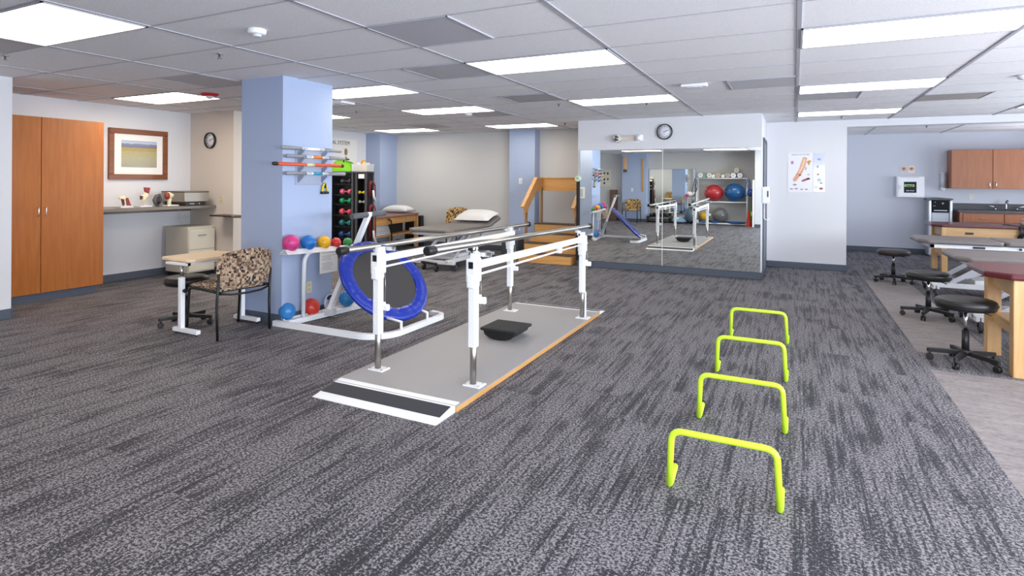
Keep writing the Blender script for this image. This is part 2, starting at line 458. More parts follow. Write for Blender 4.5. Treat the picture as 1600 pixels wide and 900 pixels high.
def wallbox(name, m, boxes):
    w = MB()
    for b in boxes: w.box(*b)
    return struct(name, w, m)
def basebd(name, boxes):
    w = MB()
    for b in boxes: w.box(*b, bev=.004, seg=1)
    return struct(name, w, M_BASE)
wallbox('wall_left_near', M_WALL, [(-8.58, -7.06, -2.45, 3.04, 0, CZ)])
basebd('baseboard_left_near', [(-7.06, -7.045, -2.45, 3.04, 0, .1), (-7.5, -7.045, 3.04, 3.055, 0, .1)])
wallbox('wall_left', M_WALL, [(-8.58, -8.38, 3.04, 10.75, 0, CZ)])
basebd('baseboard_left', [(-8.38, -8.365, 4.3, 5.95, 0, .1), (-8.38, -8.365, 6.1, 10.15, 0, .1)])
wallbox('wall_nook', M_BEIGE, [(-8.38, -7.4, 5.95, 6.1, 0, CZ)])
basebd('baseboard_nook', [(-8.38, -7.385, 5.935, 5.95, 0, .1), (-7.4, -7.385, 5.95, 6.1, 0, .1)])
wallbox('wall_blue_pilaster', M_BLUE, [(-8.38, -7.99, 10.15, 10.75, 0, CZ)])
wallbox('wall_back', M_GWALL, [(-8.58, -3.25, 10.75, 11.2, 0, CZ)])
basebd('baseboard_back', [(-7.99, -5.05, 10.735, 10.75, 0, .1), (-4.5, -3.25, 10.735, 10.75, 0, .1), (-8.38, -7.975, 10.135, 10.15, 0, .1)])
wallbox('wall_back_column', M_BLUE, [(-5.05, -4.5, 10.5, 10.75, 0, CZ)])
basebd('baseboard_back_column', [(-5.06, -4.485, 10.485, 10.5, 0, .1), (-4.5, -4.485, 10.5, 10.75, 0, .1)])
wallbox('wall_mirror', M_WALL, [(-3.25, -.43, 9.43, 14.6, 0, CZ)])
basebd('baseboard_mirror', [(-3.25, -.43, 9.405, 9.43, 0, .1), (-.43, -.415, 9.405, 9.74, 0, .1), (-.43, -.415, 10.74, 11.0, 0, .1)])
wallbox('wall_poster', M_WALL, [(-.43, .745, 11.0, 14.6, 0, CZ)])
basebd('baseboard_poster', [(-.415, .76, 10.985, 11.0, 0, .1), (.745, .76, 11.0, 14.5, 0, .1)])
wallbox('wall_header', M_WALL, [(.745, 4.6, 11.0, 11.25, 2.33, CZ)])
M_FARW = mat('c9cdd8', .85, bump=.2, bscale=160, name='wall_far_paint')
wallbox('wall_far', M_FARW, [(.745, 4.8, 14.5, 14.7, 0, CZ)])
basebd('baseboard_far', [(.76, 2.72, 14.485, 14.5, 0, .1)])
# right wall with three window openings (outside the frame, the daylight side)
wins = [(-1.0, 1.6), (3.0, 5.6), (7.0, 9.6), (11.6, 13.6)]
bx = [(4.6, 4.75, -2.45, 14.5, 0, .8), (4.6, 4.75, -2.45, 14.5, 2.2, CZ)]
ys = [-2.45] + [v for w in wins for v in w] + [14.5]
for i in range(0, len(ys), 2): bx.append((4.6, 4.75, ys[i], ys[i+1], .8, 2.2))
wallbox('wall_right', M_WALL, bx)
for i, (a, b) in enumerate(wins):
    f = MB()
    for yy in (a, (a+b)/2, b): f.bar((4.66, yy, .8), (4.66, yy, 2.2), .05, .05)
    for zz in (.82, 2.18): f.bar((4.66, a, zz), (4.66, b, zz), .05, .05)
    struct('window_%d' % (i+1), f, M_WHITE)
wallbox('wall_rear', M_GWALL, [(-8.58, -1.12, -2.7, -2.45, 0, CZ)])
wallbox('wall_rear_jog', M_WALL, [(-1.12, 4.75, -1.6, -1.45, 0, .5), (-1.12, 4.75, -1.6, -1.45, 2.3, CZ), (-1.12, -.6, -1.6, -1.45, .5, 2.3), (4.4, 4.75, -1.6, -1.45, .5, 2.3), (-1.12, -.97, -2.7, -1.6, 0, CZ)])
f = MB()
for xx in (-.58, .65, 1.9, 3.15, 4.38): f.bar((xx, -1.52, .5), (xx, -1.52, 2.3), .05, .05)
for zz in (.52, 2.28): f.bar((-.6, -1.52, zz), (4.4, -1.52, zz), .05, .05)
struct('window_5', f, M_WHITE)  # unseen window added behind the camera to light ceiling, floor and mirror wall
basebd('baseboard_rear', [(-7.06, -5.55, -2.45, -2.435, 0, .1), (-4.68, -1.12, -2.45, -2.435, 0, .1), (-1.12, 4.6, -1.45, -1.435, 0, .1), (-5.56, -4.67, -2.165, -2.15, 0, .1)])
wallbox('wall_rear_pilaster', M_BLUE, [(-5.55, -4.68, -2.45, -2.165, 0, CZ)])
# free-standing blue column
wallbox('wall_column', M_BLUE, [(-5.03, -4.45, 4.14, 4.83, 0, CZ)])
basebd('baseboard_column', [(-5.04, -4.44, 4.13, 4.84, 0, .1)])
# door in the side of the mirror wall
d = MB(); d.bar((-.425, 9.76, 0), (-.425, 9.76, 2.08), .05, .03, up=(1,0,0)); d.bar((-.425, 10.72, 0), (-.425, 10.72, 2.08), .05, .03, up=(1,0,0)); d.bar((-.425, 9.735, 2.08), (-.425, 10.745, 2.08), .03, .05)
dr = struct('door_1', d, M_BASE)
d = MB(); d.box(-.43, -.418, 9.785, 10.695, .01, 2.055); struct('door_panel', d, mat('6d7480', .5), dr)

# ------------------------------------------------------------------ ceiling fixtures
GL = {(-6,2): 13, (-4,-2): 8, (-4,3): 8, (-4,6): 12, (-4,10): 6, (-6,6): 13, (-6,10): 6, (0,-2): 1.6, (-2,-2): 1.6, (-2,-6): 8, (-4,-6): 8, (2,2): 1.6, (2,6): 1.6}
def cell(m_, n): return XG + TX*m_, XG + TX*(m_+1), YG + TY*n, YG + TY*(n+1)
lights = [(-4,-2,'ceiling light panel at the upper left corner above the wardrobe, largest and nearest'),
 (-2,2,'ceiling light panel at top centre, nearest of those above the parallel bars'),
 (0,2,'ceiling light panel at the upper right, the nearest over the green hurdles'),
 (0,6,'ceiling light panel on the right, middle of the three in line over the hurdles'),
 (0,10,'ceiling light panel on the right, farthest of the three, just before the poster wall'),
 (-2,6,'narrow looking ceiling light panel before the clock and emergency light wall'),
 (-4,3,'ceiling light panel directly right of the blue column top'),
 (-4,6,'ceiling light panel mid room, between blue column light and mirror wall light'),
 (-4,10,'ceiling light panel farthest back, next to the blue back column'),
 (-6,6,'ceiling light panel whose tip peeks out right of the blue column, below the nearer one'),
 (-6,10,'ceiling light panel over the grey back wall by the blue corner'),
 (-6,2,'ceiling light panel near the small clock, cut by the left edge of the blue column'),
 (2,10,'ceiling light panel just entering at the right edge of the picture'),
 (2,6,'ceiling light panel over the treatment tables, out to the right'),
 (2,2,'ceiling light panel over the near right, beside the windows'),
 (-2,-2,'ceiling light panel behind the photographer over the open carpet'),
 (0,-2,'ceiling light panel right above the photographer'),
 (-4,-6,'ceiling light panel over the rear wall mirror and chair'),
 (-2,-6,'ceiling light panel over the exercise ball shelf at the rear'),
 (0,-6,'ceiling light panel over the right rear corner')]
for i, (m_, n, lab) in enumerate(lights):
    x0, x1, y0, y1 = cell(m_, n)
    if (m_, n) == (-6,6): n = 5.8; x0, x1, y0, y1 = cell(m_, n)
    x0 = max(x0, -8.35)
    t = thing('ceiling_light', lab, 'ceiling light', ((x0+x1)/2, (y0+y1)/2, CZ-.012), 'fluorescent ceiling lights')
    f = MB()
    for b in ((x0+.012, x1-.012, y0+.008, y0+.022), (x0+.012, x1-.012, y1-.022, y1-.008), (x0+.012, x0+.026, y0+.008, y1-.008), (x1-.026, x1-.012, y0+.008, y1-.008)):
        f.box(*b, CZ-.012, CZ+.002)
    obj('frame', f, M_GRID, t)
    f = MB(); f.box(x0+.026, x1-.026, y0+.022, y1-.022, CZ-.008, CZ-.001); obj('diffuser', f, GLOWS[GL.get((m_, round(n)), 4)], t)
def vent_mat(h, k):
    m = mat(h, .6); return m
vents = [(-2,0,0,'c2c2ca','perforated grey air panel nearest, upper centre beside the long ceiling bar'),
 (-3,2,1,'c4c4ca','grey air panel left of the near central light'),
 (-3,5,1,'b4b4ba','dark grey air panel between two central lights'),
 (-5,1,1,'c2c1c6','grey air panel at the left of the blue column top'),
 (-5,-2,1,'bcbcc0','grey air panel at the far upper left, below the near left light'),
 (-4,7,1,'c0bfc3','grey air panel above the grey back wall'),
 (-5,9,0,'c0bcb9','grey air panel beside the farthest left light'),
 (-1,5,1,'c8c8cd','flush grey air grille left of the long right ceiling bar'),
 (0,7,0,'bebec2','grey air panel behind the middle right light'),
 (1,8,0,'b0aaa6','brownish grey air panel at far right of the right ceiling bar'),
 (1,13.6,0,'a8adba','grey air panel in the bay ceiling')]
for m_, n, half, hx, lab in vents:
    x0, x1, y0, y1 = cell(m_, n); xm = (x0+x1)/2
    if half: x0 = xm
    else: x1 = xm
    t = thing('air_vent', lab, 'vent', ((x0+x1)/2, (y0+y1)/2, CZ-.008), 'ceiling air panels')
    f = MB(); f.box(x0+.012, x1-.01, y0+.01, y1-.01, CZ-.006, CZ-.001); obj('perforated_panel', f, mat(hx, .55, bump=.6, bscale=300, var=.25), t)
    f = MB()
    for b in ((x0+.004, x1, y0+.004, y0+.014), (x0+.004, x1, y1-.014, y1-.004), (x0+.004, x0+.014, y0+.004, y1-.004), (x1-.012, x1-.002, y0+.004, y1-.004)): f.box(*b, CZ-.01, CZ)
    obj('frame', f, M_GRID, t)
t = thing('smoke_detector', 'white round smoke detector near the upper left of the ceiling', 'smoke detector', (-3.245, 2.79, CZ-.05))
f = MB(); f.lathe([(.062, 0), (.062, -.012), (.058, -.028), (.05, -.034), (.02, -.036), (0.001, -.036)], (-3.245, 2.79, CZ-.001)); obj('housing', f, M_WPLAS, t)
f = MB(); f.lathe([(.03, -.036), (.03, -.048), (.024, -.052), (.001, -.052)], (-3.245, 2.79, CZ)); obj('sensor', f, mat('c9cbd2', .4), t)
t = thing('smoke_detector', 'tiny white dome on the ceiling behind the mid room light', 'detector', (-4.38, 7.677, CZ-.04))
f = MB(); f.lathe([(.06, 0), (.06, -.01), (.045, -.03), (.001, -.038)], (-4.38, 7.677, CZ-.001)); obj('housing', f, M_WPLAS, t)
t = thing('smoke_detector', 'white detector on the ceiling at the right edge of the picture', 'detector', (1.9, 7.12, CZ-.05))
f = MB(); f.lathe([(.06, 0), (.06, -.012), (.045, -.035), (.001, -.042)], (1.9, 7.12, CZ-.001)); obj('housing', f, M_WPLAS, t)
t = thing('strobe_alarm', 'red round strobe alarm on the ceiling above the small clock', 'alarm', (-6.2, 4.646, CZ-.06))
f = MB(); f.lathe([(.10, 0), (.10, -.012), (.085, -.028), (.001, -.03)], (-6.2, 4.646, CZ-.001)); obj('housing', f, mat('c21f32', .4), t)
f = MB(); f.lathe([(.045, -.028), (.04, -.05), (.02, -.06), (.001, -.06)], (-6.2, 4.646, CZ)); obj('strobe_lens', f, M_WPLAS, t)
for (x, y), lab in {(-4.155,3.2):'chrome sprinkler head left of the blue column, nearest one', (-5.86,2.47):'chrome sprinkler head at the far left edge of the ceiling', (-2.75,7.2):'small sprinkler head beside the central air panel', (-1.70,7.6):'sprinkler head under the light by the emergency lamp', (.632,10.4):'sprinkler head above the anatomy poster wall', (-5.72,6.71):'sprinkler head just right of the blue column', (-3.57,9.66):'sprinkler head over the wooden steps', (2.05,12.6):'sprinkler head in the bay ceiling'}.items():
    t = thing('sprinkler', lab, 'sprinkler', (x, y, CZ-.045))
    f = MB(); f.lathe([(.03, 0), (.03, -.004), (.01, -.008), (.008, -.03), (.001, -.03)], (x, y, CZ-.001), n=12)
    obj('escutcheon', f, M_CHROME, t)
    f = MB(); f.lathe([(.018, -.036), (.018, -.04), (.001, -.04)], (x, y, CZ), n=12); f.tube([(x-.01, y, CZ-.008), (x-.012, y, CZ-.03), (x, y, CZ-.038)], .002, 6); obj('deflector', f, M_CHROME, t)
t = thing('ceiling_sensor', 'white oblong sensor box on the ceiling left of the right air grille', 'sensor', (-.93, 6.33, CZ-.04))
f = MB(); f.box(-1.06, -.80, 6.28, 6.38, CZ-.035, CZ-.001, .01); obj('housing', f, M_WPLAS, t)
f = MB(); f.box(-1.0, -.86, 6.30, 6.36, CZ-.042, CZ-.034, .003); obj('lens', f, mat('c9cbd8', .3), t)
t = thing('ceiling_box', 'white flat tray box on the ceiling right of the blue column', 'ceiling box', (-5.45, 5.85, CZ-.03))
f = MB(); f.box(-5.9, -5.12, 5.72, 5.98, CZ-.035, CZ-.001, .008); obj('tray', f, M_WPLAS, t)
f = MB(); f.box(-5.8, -5.2, 5.78, 5.92, CZ-.042, CZ-.033, .004); obj('cover', f, mat('cfd1d8', .4), t)

# ================================================================== PARALLEL BARS
pb = thing('parallel_bars', 'white and chrome parallel bars bolted to a long grey platform', 'parallel bars', (-2.33, 4.5, 0))
f = MB(); f.box(-2.826, -1.832, 3.09, 6.05, .035, .042); f.box(-2.80, -1.858, 3.09, 6.05, .004, .036); obj('platform', f, mat('9c9b9c', .55, var=.06), pb)
for x in (-2.812, -1.846):
    f = MB(); f.box(x-.012, x+.012, 3.09, 6.05, .003, .0348); obj('side_edge', f, M_PINEY, pb)
for y0, y1 in ((3.10, 2.87), (6.04, 6.28)):
    sg = 1 if y1 > y0 else -1
    f = MB(); f.prism([(-2.80, y0, 0), (-2.80, y1, 0), (-2.80, y1, .004), (-2.80, y0-sg*.02, .046), (-2.80, y0-sg*.045, .046)], (.955, 0, 0)); rp = obj('ramp', f, M_WHITE, pb)
    f = MB(); a, b = y0+sg*.03, y0+sg*.155
    def zr(y): return .004 + (.042)*(1 - (abs(y-(y0-sg*.02)))/(abs(y1-(y0-sg*.02))))
    f.prism([(-2.795, a, zr(a)+.0005), (-2.795, b, zr(b)+.0005), (-2.795, b, zr(b)+.003), (-2.795, a, zr(a)+.003)], (.93, 0, 0)); obj('grip_strip', f, mat('3a3b42', .9, bump=.5, bscale=300), rp)
posts = [(-2.70, 3.42, .90, -1), (-1.925, 3.46, .90, -1), (-2.69, 5.63, .895, 1), (-1.905, 5.68, .875, 1)]
for (x, y, zt, sg) in posts:
    f = MB(); f.box(x-.055, x+.075, y-.05, y+.05, .042, .052, .002, 1); bp = obj('base_plate', f, M_WHITE, pb)
    f = MB()
    for dx, dy in ((-.04,-.035),(-.04,.035),(.06,-.035),(.06,.035)): f.cyl((x+dx, y+dy, .052), (x+dx, y+dy, .057), .007, 8)
    obj('bolt', f, M_CHROME, bp)
    f = MB(); f.cyl((x, y, .05), (x, y, .4), .0225, 20); ps = obj('post', f, M_STEEL, pb)
    f = MB(); f.box(x-.027, x+.027, y-.03, y+.03, .30, zt-.08, .006); obj('sleeve', f, M_WHITE, pb)
    f = MB(); f.box(x-.036, x+.036, y-.05, y+.05, zt-.16, zt, .01); f.box(x-.030, x+.030, y-.055, y+.04, zt-.20, zt-.1, .014); f.box(x-.02, x+.02, y-.02, y+.06, zt-.02, zt+.035, .006)
    hd = obj('head', f, M_WHITE, pb)
    f = MB(); f.box(x-.012, x+.022, y-.054 if sg < 0 else y+.048, y-.048 if sg < 0 else y+.054, zt-.065, zt-.02); obj('end_plug', f, M_BLACK, hd)
    zb = zt-.40 if x < -2.3 else zt-.28
    f = MB(); f.box(x+.02, x+.085, y+.0, y+.03, zb-.025, zb+.02, .006); f.box(x+.03, x+.05, y+.005, y+.025, zb+.018, zb+.035, .003); f.cyl((x+.07, y-.004, zb), (x+.07, y+.034, zb), .008, 10)
    br = obj('pin_bracket', f, M_WHITE, pb)
    f = MB(); f.tube([(x+.045, y+.02, zt-.15), (x+.05, y+.02, zt-.25), (x+.046, y+.02, zb+.03)], .002, 6); f.cyl((x+.046, y+.02, zb-.055), (x+.046, y+.02, zb+.03), .004, 8); obj('pull_wire', f, M_STEEL, br)
    if x > -2.3 and sg > 0:
        f = MB(); f.box(x+.028, x+.042, y-.01, y+.01, .06, .31, .002, 1); obj('height_scale', f, M_WHITE, pb)
rails = [((-2.75, 3.05, .938), (-2.75, 6.27, .922)), ((-1.955, 2.93, 1.0), (-1.945, 6.07, .945))]
for a, b in rails:
    a = Vector(a); b = Vector(b); d = (b-a).normalized()
    f = MB(); f.cyl(a+d*.02, b-d*.02, .0215, 20); hr = obj('handrail', f, M_STEEL, pb)
    for p, q in ((a, a+d*.085), (b, b-d*.05)):
        f = MB(); f.lathe([(.024, 0), (.029, .006), (.029, (q-p).length-.006), (.026, (q-p).length)], (0, 0, 0), 'Y', 18)
        for v in f.bm.verts:
            sgn = 1 if q.y > p.y else -1
            v.co = p + Vector((v.co.x, 0, v.co.z)) + d*sgn*v.co.y*(1)
        obj('end_cap', f, M_BLACK, hr)
for i, (A, B) in enumerate(((posts[0], posts[2]), (posts[1], posts[3]))):
    f = MB(); f.bar((A[0], A[1]+.04, A[2]-.05), (B[0], B[1]-.04, B[2]-.035), .03, .052, bev=.004); f.box((A[0]+B[0])/2-.016, (A[0]+B[0])/2+.018, 4.72+.3*i, 4.78+.3*i, .765, .86, .003, 1); obj('side_rail', f, M_WHITE, pb)
    f = MB(); f.cyl((A[0]+.01, A[1]+.03, A[2]-.115), (B[0]+.01, B[1]+(.12 if i else -.03), B[2]-.085), .008, 10); obj('lower_rod', f, M_WHITE, pb)
    for P_ in (A, B):
        hx = rails[i][0][0]; zz = .93 if i == 0 else (.985 if P_ is A else .94)
        yy = P_[1] + (.03 if P_ is A else -.02)
        f = MB(); f.bar((P_[0], yy+.02, P_[2]+.02), (hx, yy+.02, zz-.03), .035, .02); f.cyl((hx, yy+.02, P_[2]-.0), (hx, yy+.02, zz-.01), .008, 10); f.box(hx-.02, hx+.02, yy-.01, yy+.05, zz-.034, zz-.018, .003, 1); obj('rail_bracket', f, M_WHITE, pb)
        f = MB(); f.box(P_[0]-.03, P_[0]+.10, yy+.03, yy+.05, P_[2]+.005, P_[2]+.035, .002, 1)
        for k in range(4): f.cyl((P_[0]-.01+k*.03, yy+.028, P_[2]+.02), (P_[0]-.01+k*.03, yy+.052, P_[2]+.02), .005, 8)
        obj('width_slide', f, M_CHROME, pb)
f = MB(); f.lathe([(.006, 0), (.006, .03), (.022, .034), (.026, .046), (.022, .056), (.001, .058)], (-1.96, 3.5, .91), n=14)
for k in range(5):
    a = 2*PI*k/5; f.cyl((-1.96+math.cos(a)*.02, 3.5+math.sin(a)*.02, .945), (-1.96+math.cos(a)*.02, 3.5+math.sin(a)*.02, .965), .01, 8)
obj('clamp_knob', f, M_BLACK, pb)
f = MB(); f.lathe([(.006, 0), (.006, .02), (.018, .024), (.02, .04), (.001, .042)], (-2.72, 3.5, .90), n=14); obj('clamp_knob', f, mat('2b4fb0', .4), pb)

# wobble board
wb = thing('rocker_board', 'black square rocker balance board lying on the grey platform', 'balance board', (-2.27, 4.68, .042))
x0, x1, y0, y1 = -2.445, -2.10, 4.51, 4.86
f = MB(); f.box(x0, x1, y0, y1, .115, .14, .008); obj('deck', f, M_RUB, wb)
f = MB()
pts = [(x0+.02, y0+.03, .117), (x1-.02, y0+.03, .117)] 
prof = []
for k in range(9):
    a = PI*k/8; prof.append(((x0+x1)/2 + math.cos(a)*.15, .117 - (.074)*math.sin(a)**.8 if 0 < k < 8 else .117))
f.prism([(p[0], y0+.02, p[1]) for p in prof], (0, y1-y0-.04, 0)); obj('rocker_base', f, M_BLACK, wb)
f = MB()
for k in range(7):
    xx = x0+.05+k*.041; f.box(xx, xx+.012, y0+.04, y1-.04, .1395, .1415)
obj('tread_ribs', f, mat('202125', .7), wb)

# ================================================================== HURDLES
def hurdle(loc, h, label):
    t = thing('mini_hurdle', label, 'hurdle', (0, 0, 0), 'neon green agility hurdles')
    w = .463; f = MB()
    f.tube(rounded([(0, 0, .016), (.012, -.012, h), (w-.012, -.012, h), (w, 0, .016)], .05), .0145, 14)
    obj('crossbar', f, M_NEON, t)
    for x in (0, w):
        f = MB(); f.tube(rounded([(x, 0, .03), (x, .004, .0155), (x+.002, .035, .0155), (x+.004, .135, .05)], .02), .0145, 14); lg = obj('foot', f, M_NEON, t)
        f = MB(); f.cyl((x+.004, .130, .048), (x+.0045, .150, .055), .0155, 14); obj('end_cap', f, M_BLACK, lg)
    place(t, loc); return t
h0 = hurdle((-.512, 2.805, 0), .275, 'neon green hurdle nearest to the viewer, largest of the four')
dup(h0, (-.505, 3.70, 0), 0, 'neon green hurdle, second from the front of the row')
dup(h0, (-.512, 4.665, 0), 0, 'neon green hurdle, third from the front of the row')
dup(h0, (-.515, 5.76, 0), 0, 'neon green hurdle farthest away, smallest of the four')

# ================================================================== REBOUNDER + BALL RACK
rb = thing('ball_rebounder', 'white floor frame holding a tilted blue rimmed trampoline and a ball tray', 'rebounder', (-3.95, 4.7, 0))
f = MB()
def barpath(pts, w, h, r=.12):
    P_ = rounded(pts, r, 6)
    for a, b in zip(P_[:-1], P_[1:]):
        d = (Vector(b)-Vector(a)).normalized()*.004
        f.bar(Vector(a)-d, Vector(b)+d, w, h)
barpath([(-4.50, 4.10, .025), (-3.38, 4.12, .025), (-3.22, 4.3, .025), (-3.22, 5.16, .025), (-3.4, 5.2, .025)], .05, .05, .16)
obj('floor_frame', f, M_WHITE, rb)
f = MB(); f.bar((-4.37, 4.14, .03), (-4.25, 5.28, .03), .06, .05, bev=.004); f.bar((-4.44, 4.15, .05), (-4.30, 5.28, .05), .02, .03); obj('base_rail', f, M_WHITE, rb)
f = MB(); f.tube(rounded([(-4.385, 4.36, .05), (-4.375, 4.36, .69), (-4.36, 4.62, .695)], .14, 8), .021, 14); f.tube([(-4.34, 5.05, .05), (-4.35, 5.0, .65)], .018, 12); f.bar((-4.36, 4.40, .69), (-4.36, 5.08, .66), .03, .02); obj('tray_support', f, M_WHITE, rb)
f = MB()
A = Vector((-4.36, 4.08, .715)); B = Vector((-4.36, 5.12, .672))
f.bar(A+Vector((-.035, 0, .008)), B+Vector((-.035, 0, .008)), .006, .06, up=(.7, 0, .7)); f.bar(A+Vector((.035, 0, .008)), B+Vector((.035, 0, .008)), .006, .06, up=(-.7, 0, .7)); f.bar(A+Vector((0, 0, -.012)), B+Vector((0, 0, -.012)), .05, .006)
obj('ball_tray', f, M_WHITE, rb)
# handle post
pA = Vector((-4.27, 4.60, .06)); pB = Vector((-3.87, 4.74, 1.075))
f = MB(); f.bar(pA, pB, .045, .05, up=(0, 1, 0)); obj('handle_post', f, M_WHITE, rb)
f = MB(); f.box(pB.x-.018, pB.x+.018, pB.y-.04, pB.y+.04, pB.z-.02, pB.z+.02, .004); ax = obj('handle_socket', f, M_WHITE, rb)
for sg in (-1, 1):
    f = MB(); f.tube([pB+Vector((-.0, sg*.03, -.005)), pB+Vector((-.0, sg*.26, -.012 if sg < 0 else .0))], .028, 16); obj('foam_grip', f, mat('5a5c62', .8), rb)
f = MB(); f.bar(pA+Vector((.0, 0, .0)), (-4.12, 4.72, .45), .02, .06, up=(0, 1, 0)); f.box(-4.32, -4.2, 4.56, 4.64, .03, .09, .004); obj('hinge_plate', f, mat('c9cbd0', .35), rb)
# trampoline
C = Vector((-3.62, 4.69, .44)); th = .80; az = .22
u = Vector((math.sin(az), math.cos(az), 0)); w_ = Vector((-math.cos(th)*math.cos(az), math.cos(th)*math.sin(az), math.sin(th))); nn = u.cross(w_); 
if nn.z < 0: nn = -nn
def ring_pt(r, a, h=0): return C + u*(math.cos(a)*r) + w_*(math.sin(a)*r) + nn*h
f = MB(); prev = None; N = 96; rings = []
prof = [(.345, .004), (.352, .012), (.40, .02), (.455, .016), (.482, .004), (.487, -.012), (.478, -.03), (.455, -.034), (.452, -.02), (.35, -.002)]
for k in range(N):
    a = 2*PI*k/N; wr = .0075*(rnd.random()-.5)
    rings.append([f.bm.verts.new(ring_pt(r+(wr if .36 < r < .48 else 0), a, h + (wr*1.6 if .34 < r < .47 else 0))) for r, h in prof])
for k in range(N):
    A_, B_ = rings[k], rings[(k+1) % N]
    for j in range(len(prof)):
        q = f.bm.faces.new((A_[j], A_[(j+1) % len(prof)], B_[(j+1) % len(prof)], B_[j])); q.smooth = True
obj('rim_pad', f, mat('17319c', .3, bump=.9, bscale=22, name='blue_vinyl'), rb)
f = MB(); f.tube([ring_pt(.465, 2*PI*k/48, -.028) for k in range(48)], .012, 8, closed=True); obj('hoop', f, M_STEEL, rb)
f = MB(); vs = [ring_pt(.352, 2*PI*k/64, .0) for k in range(64)]; f.prism(vs, nn*.003); obj('jump_mat', f, mat('3a393b', .8, bump=.4, bscale=220), rb)
for aa in (-PI/2+.5, -PI/2-.5):
    f = MB(); p = ring_pt(.46, aa, -.02); f.tube([p, (-3.22, p.y, max(.05, p.z-.02)), (-3.22, p.y, .04)], .014, 10); obj('trampoline_foot', f, M_WHITE, rb)
p = ring_pt(.45, PI/2, -.03); f = MB(); f.bar(p, pA.lerp(pB, .66), .04, .02); obj('trampoline_bracket', f, M_WHITE, rb)
# instruction placard hanging under the tray
pl = fmx((-4.33, 4.80, .555), '+X')
f = MB(); f.box(-4.332, -4.328, 4.53, 4.79, .455, .70); pc = obj('placard', f, M_PAPER, rb)
f = MB()
for k in range(14):
    if k in (2, 7): continue
    z = .675 - k*.0145; f.box(-4.3275, -4.3265, 4.55+.015*(k % 3 == 1), 4.55+.21*(.6+.4*rnd.random()), z, z+.003)
obj('printed_lines', f, mat('8f939c', .6), pc)
# balls on tray
def ball_on(x, y, z, r, hx, label, group='medicine balls on the tray', stand=.0, gloss=.35):
    t = thing('medicine_ball', label, 'ball', (x, y, z-r), group)
    f = MB(); f.ball((x, y, z), r, n=28, m=18); b_ = obj('shell', f, mat(hx, gloss, bump=.15, bscale=140), t)
    f = MB(); f.lathe([(.012*r/.1, r*.985), (.010*r/.1, r*1.004), (.001, r*1.006)], (0, 0, 0), n=12)
    for v in f.bm.verts: 
        c = v.co.copy(); v.co = Vector((x, y, z)) + Vector((c.z*.45, -c.z*.8+c.x, c.z*.4+c.y)) 
    obj('valve', f, M_DGREY, t)
    return t
ball_on(-4.36, 4.17, .805, .082, 'd13b86', 'pink medicine ball, first and largest on the white tray')
ball_on(-4.36, 4.402, .788, .076, '1f74c4', 'bright blue medicine ball between pink and yellow ones')
ball_on(-4.36, 4.622, .770, .068, 'f2b51c', 'yellow medicine ball in the middle of the tray')
ball_on(-4.36, 4.80, .750, .055, 'cf2f33', 'small red medicine ball behind the yellow one')
ball_on(-4.36, 4.985, .738, .050, '2f8a43', 'green medicine ball at the far end of the tray')
ball_on(-4.44, 4.20, .125, .082, '2f7dc0', 'light blue ball on the floor frame by the column corner', 'balls lying in the floor frame')
ball_on(-4.42, 4.50, .11, .092, 'c9382c', 'ribbed red ball lying below the tray', 'balls lying in the floor frame')
ball_on(-4.31, 4.92, .14, .085, '2e86c8', 'blue ball behind the silver hinge', 'balls lying in the floor frame')
ball_on(-4.62, 5.42, .12, .12, '3b2530', 'dark plum ball in the shade behind the trampoline')
sh = thing('ankle_weight', 'white and black ankle weight lying by the blue floor ball', 'weight', (-4.37, 4.72, .05))
f = MB(); f.tube([(-4.37, 4.72+math.cos(a)*.055, .125+math.sin(a)*.065) for a in [2*PI*k/20 for k in range(20)]], .028, 10, closed=True, flat=(1, .5)); obj('cuff', f, mat('b9c3d6', .7), sh)
f = MB(); f.tube([(-4.36, 4.72+math.cos(a)*.062, .125+math.sin(a)*.072) for a in [1.2+1.3*k/8 for k in range(9)]], .03, 10, flat=(1, .4)); obj('strap', f, M_BLACK, sh)

# ================================================================== COLUMN WALL RACK
wr_ = thing('wall_rack', 'grey plastic wall rack with prongs screwed to the blue column', 'rack', (-4.445, 4.49, 1.37))
f = MB(); f.box(-4.45, -4.442, 4.30, 4.68, 1.37, 1.745, .002, 1); obj('back_plate', f, mat('9aa3b8', .5), wr_)
for yy in (4.335, 4.665):
    for z in (1.715, 1.635, 1.555, 1.465):
        f = MB(); f.prism([(-4.442, yy-.006, z-.075), (-4.442, yy-.006, z-.01), (-4.36, yy-.006, z+.012), (-4.352, yy-.006, z+.008), (-4.372, yy-.006, z-.018)], (0, .012, 0)); obj('prong', f, mat('8d96aa', .5), wr_)
bars_ = [(1.735, 4.06, 4.90, M_GREY, 'e9e9ee', 'grey foam bar with plain white middle, topmost on the wall rack'),
         (1.655, 4.125, 4.96, M_GREY, 'e07a1e', 'grey foam bar with an orange middle on the wall rack'),
         (1.575, 3.96, 4.93, None, 'd8562c', 'orange red bar with black ends on the wall rack'),
         (1.487, 4.12, 4.965, M_GREY, '1592b8', 'grey foam bar with a teal middle, lowest on the wall rack')]
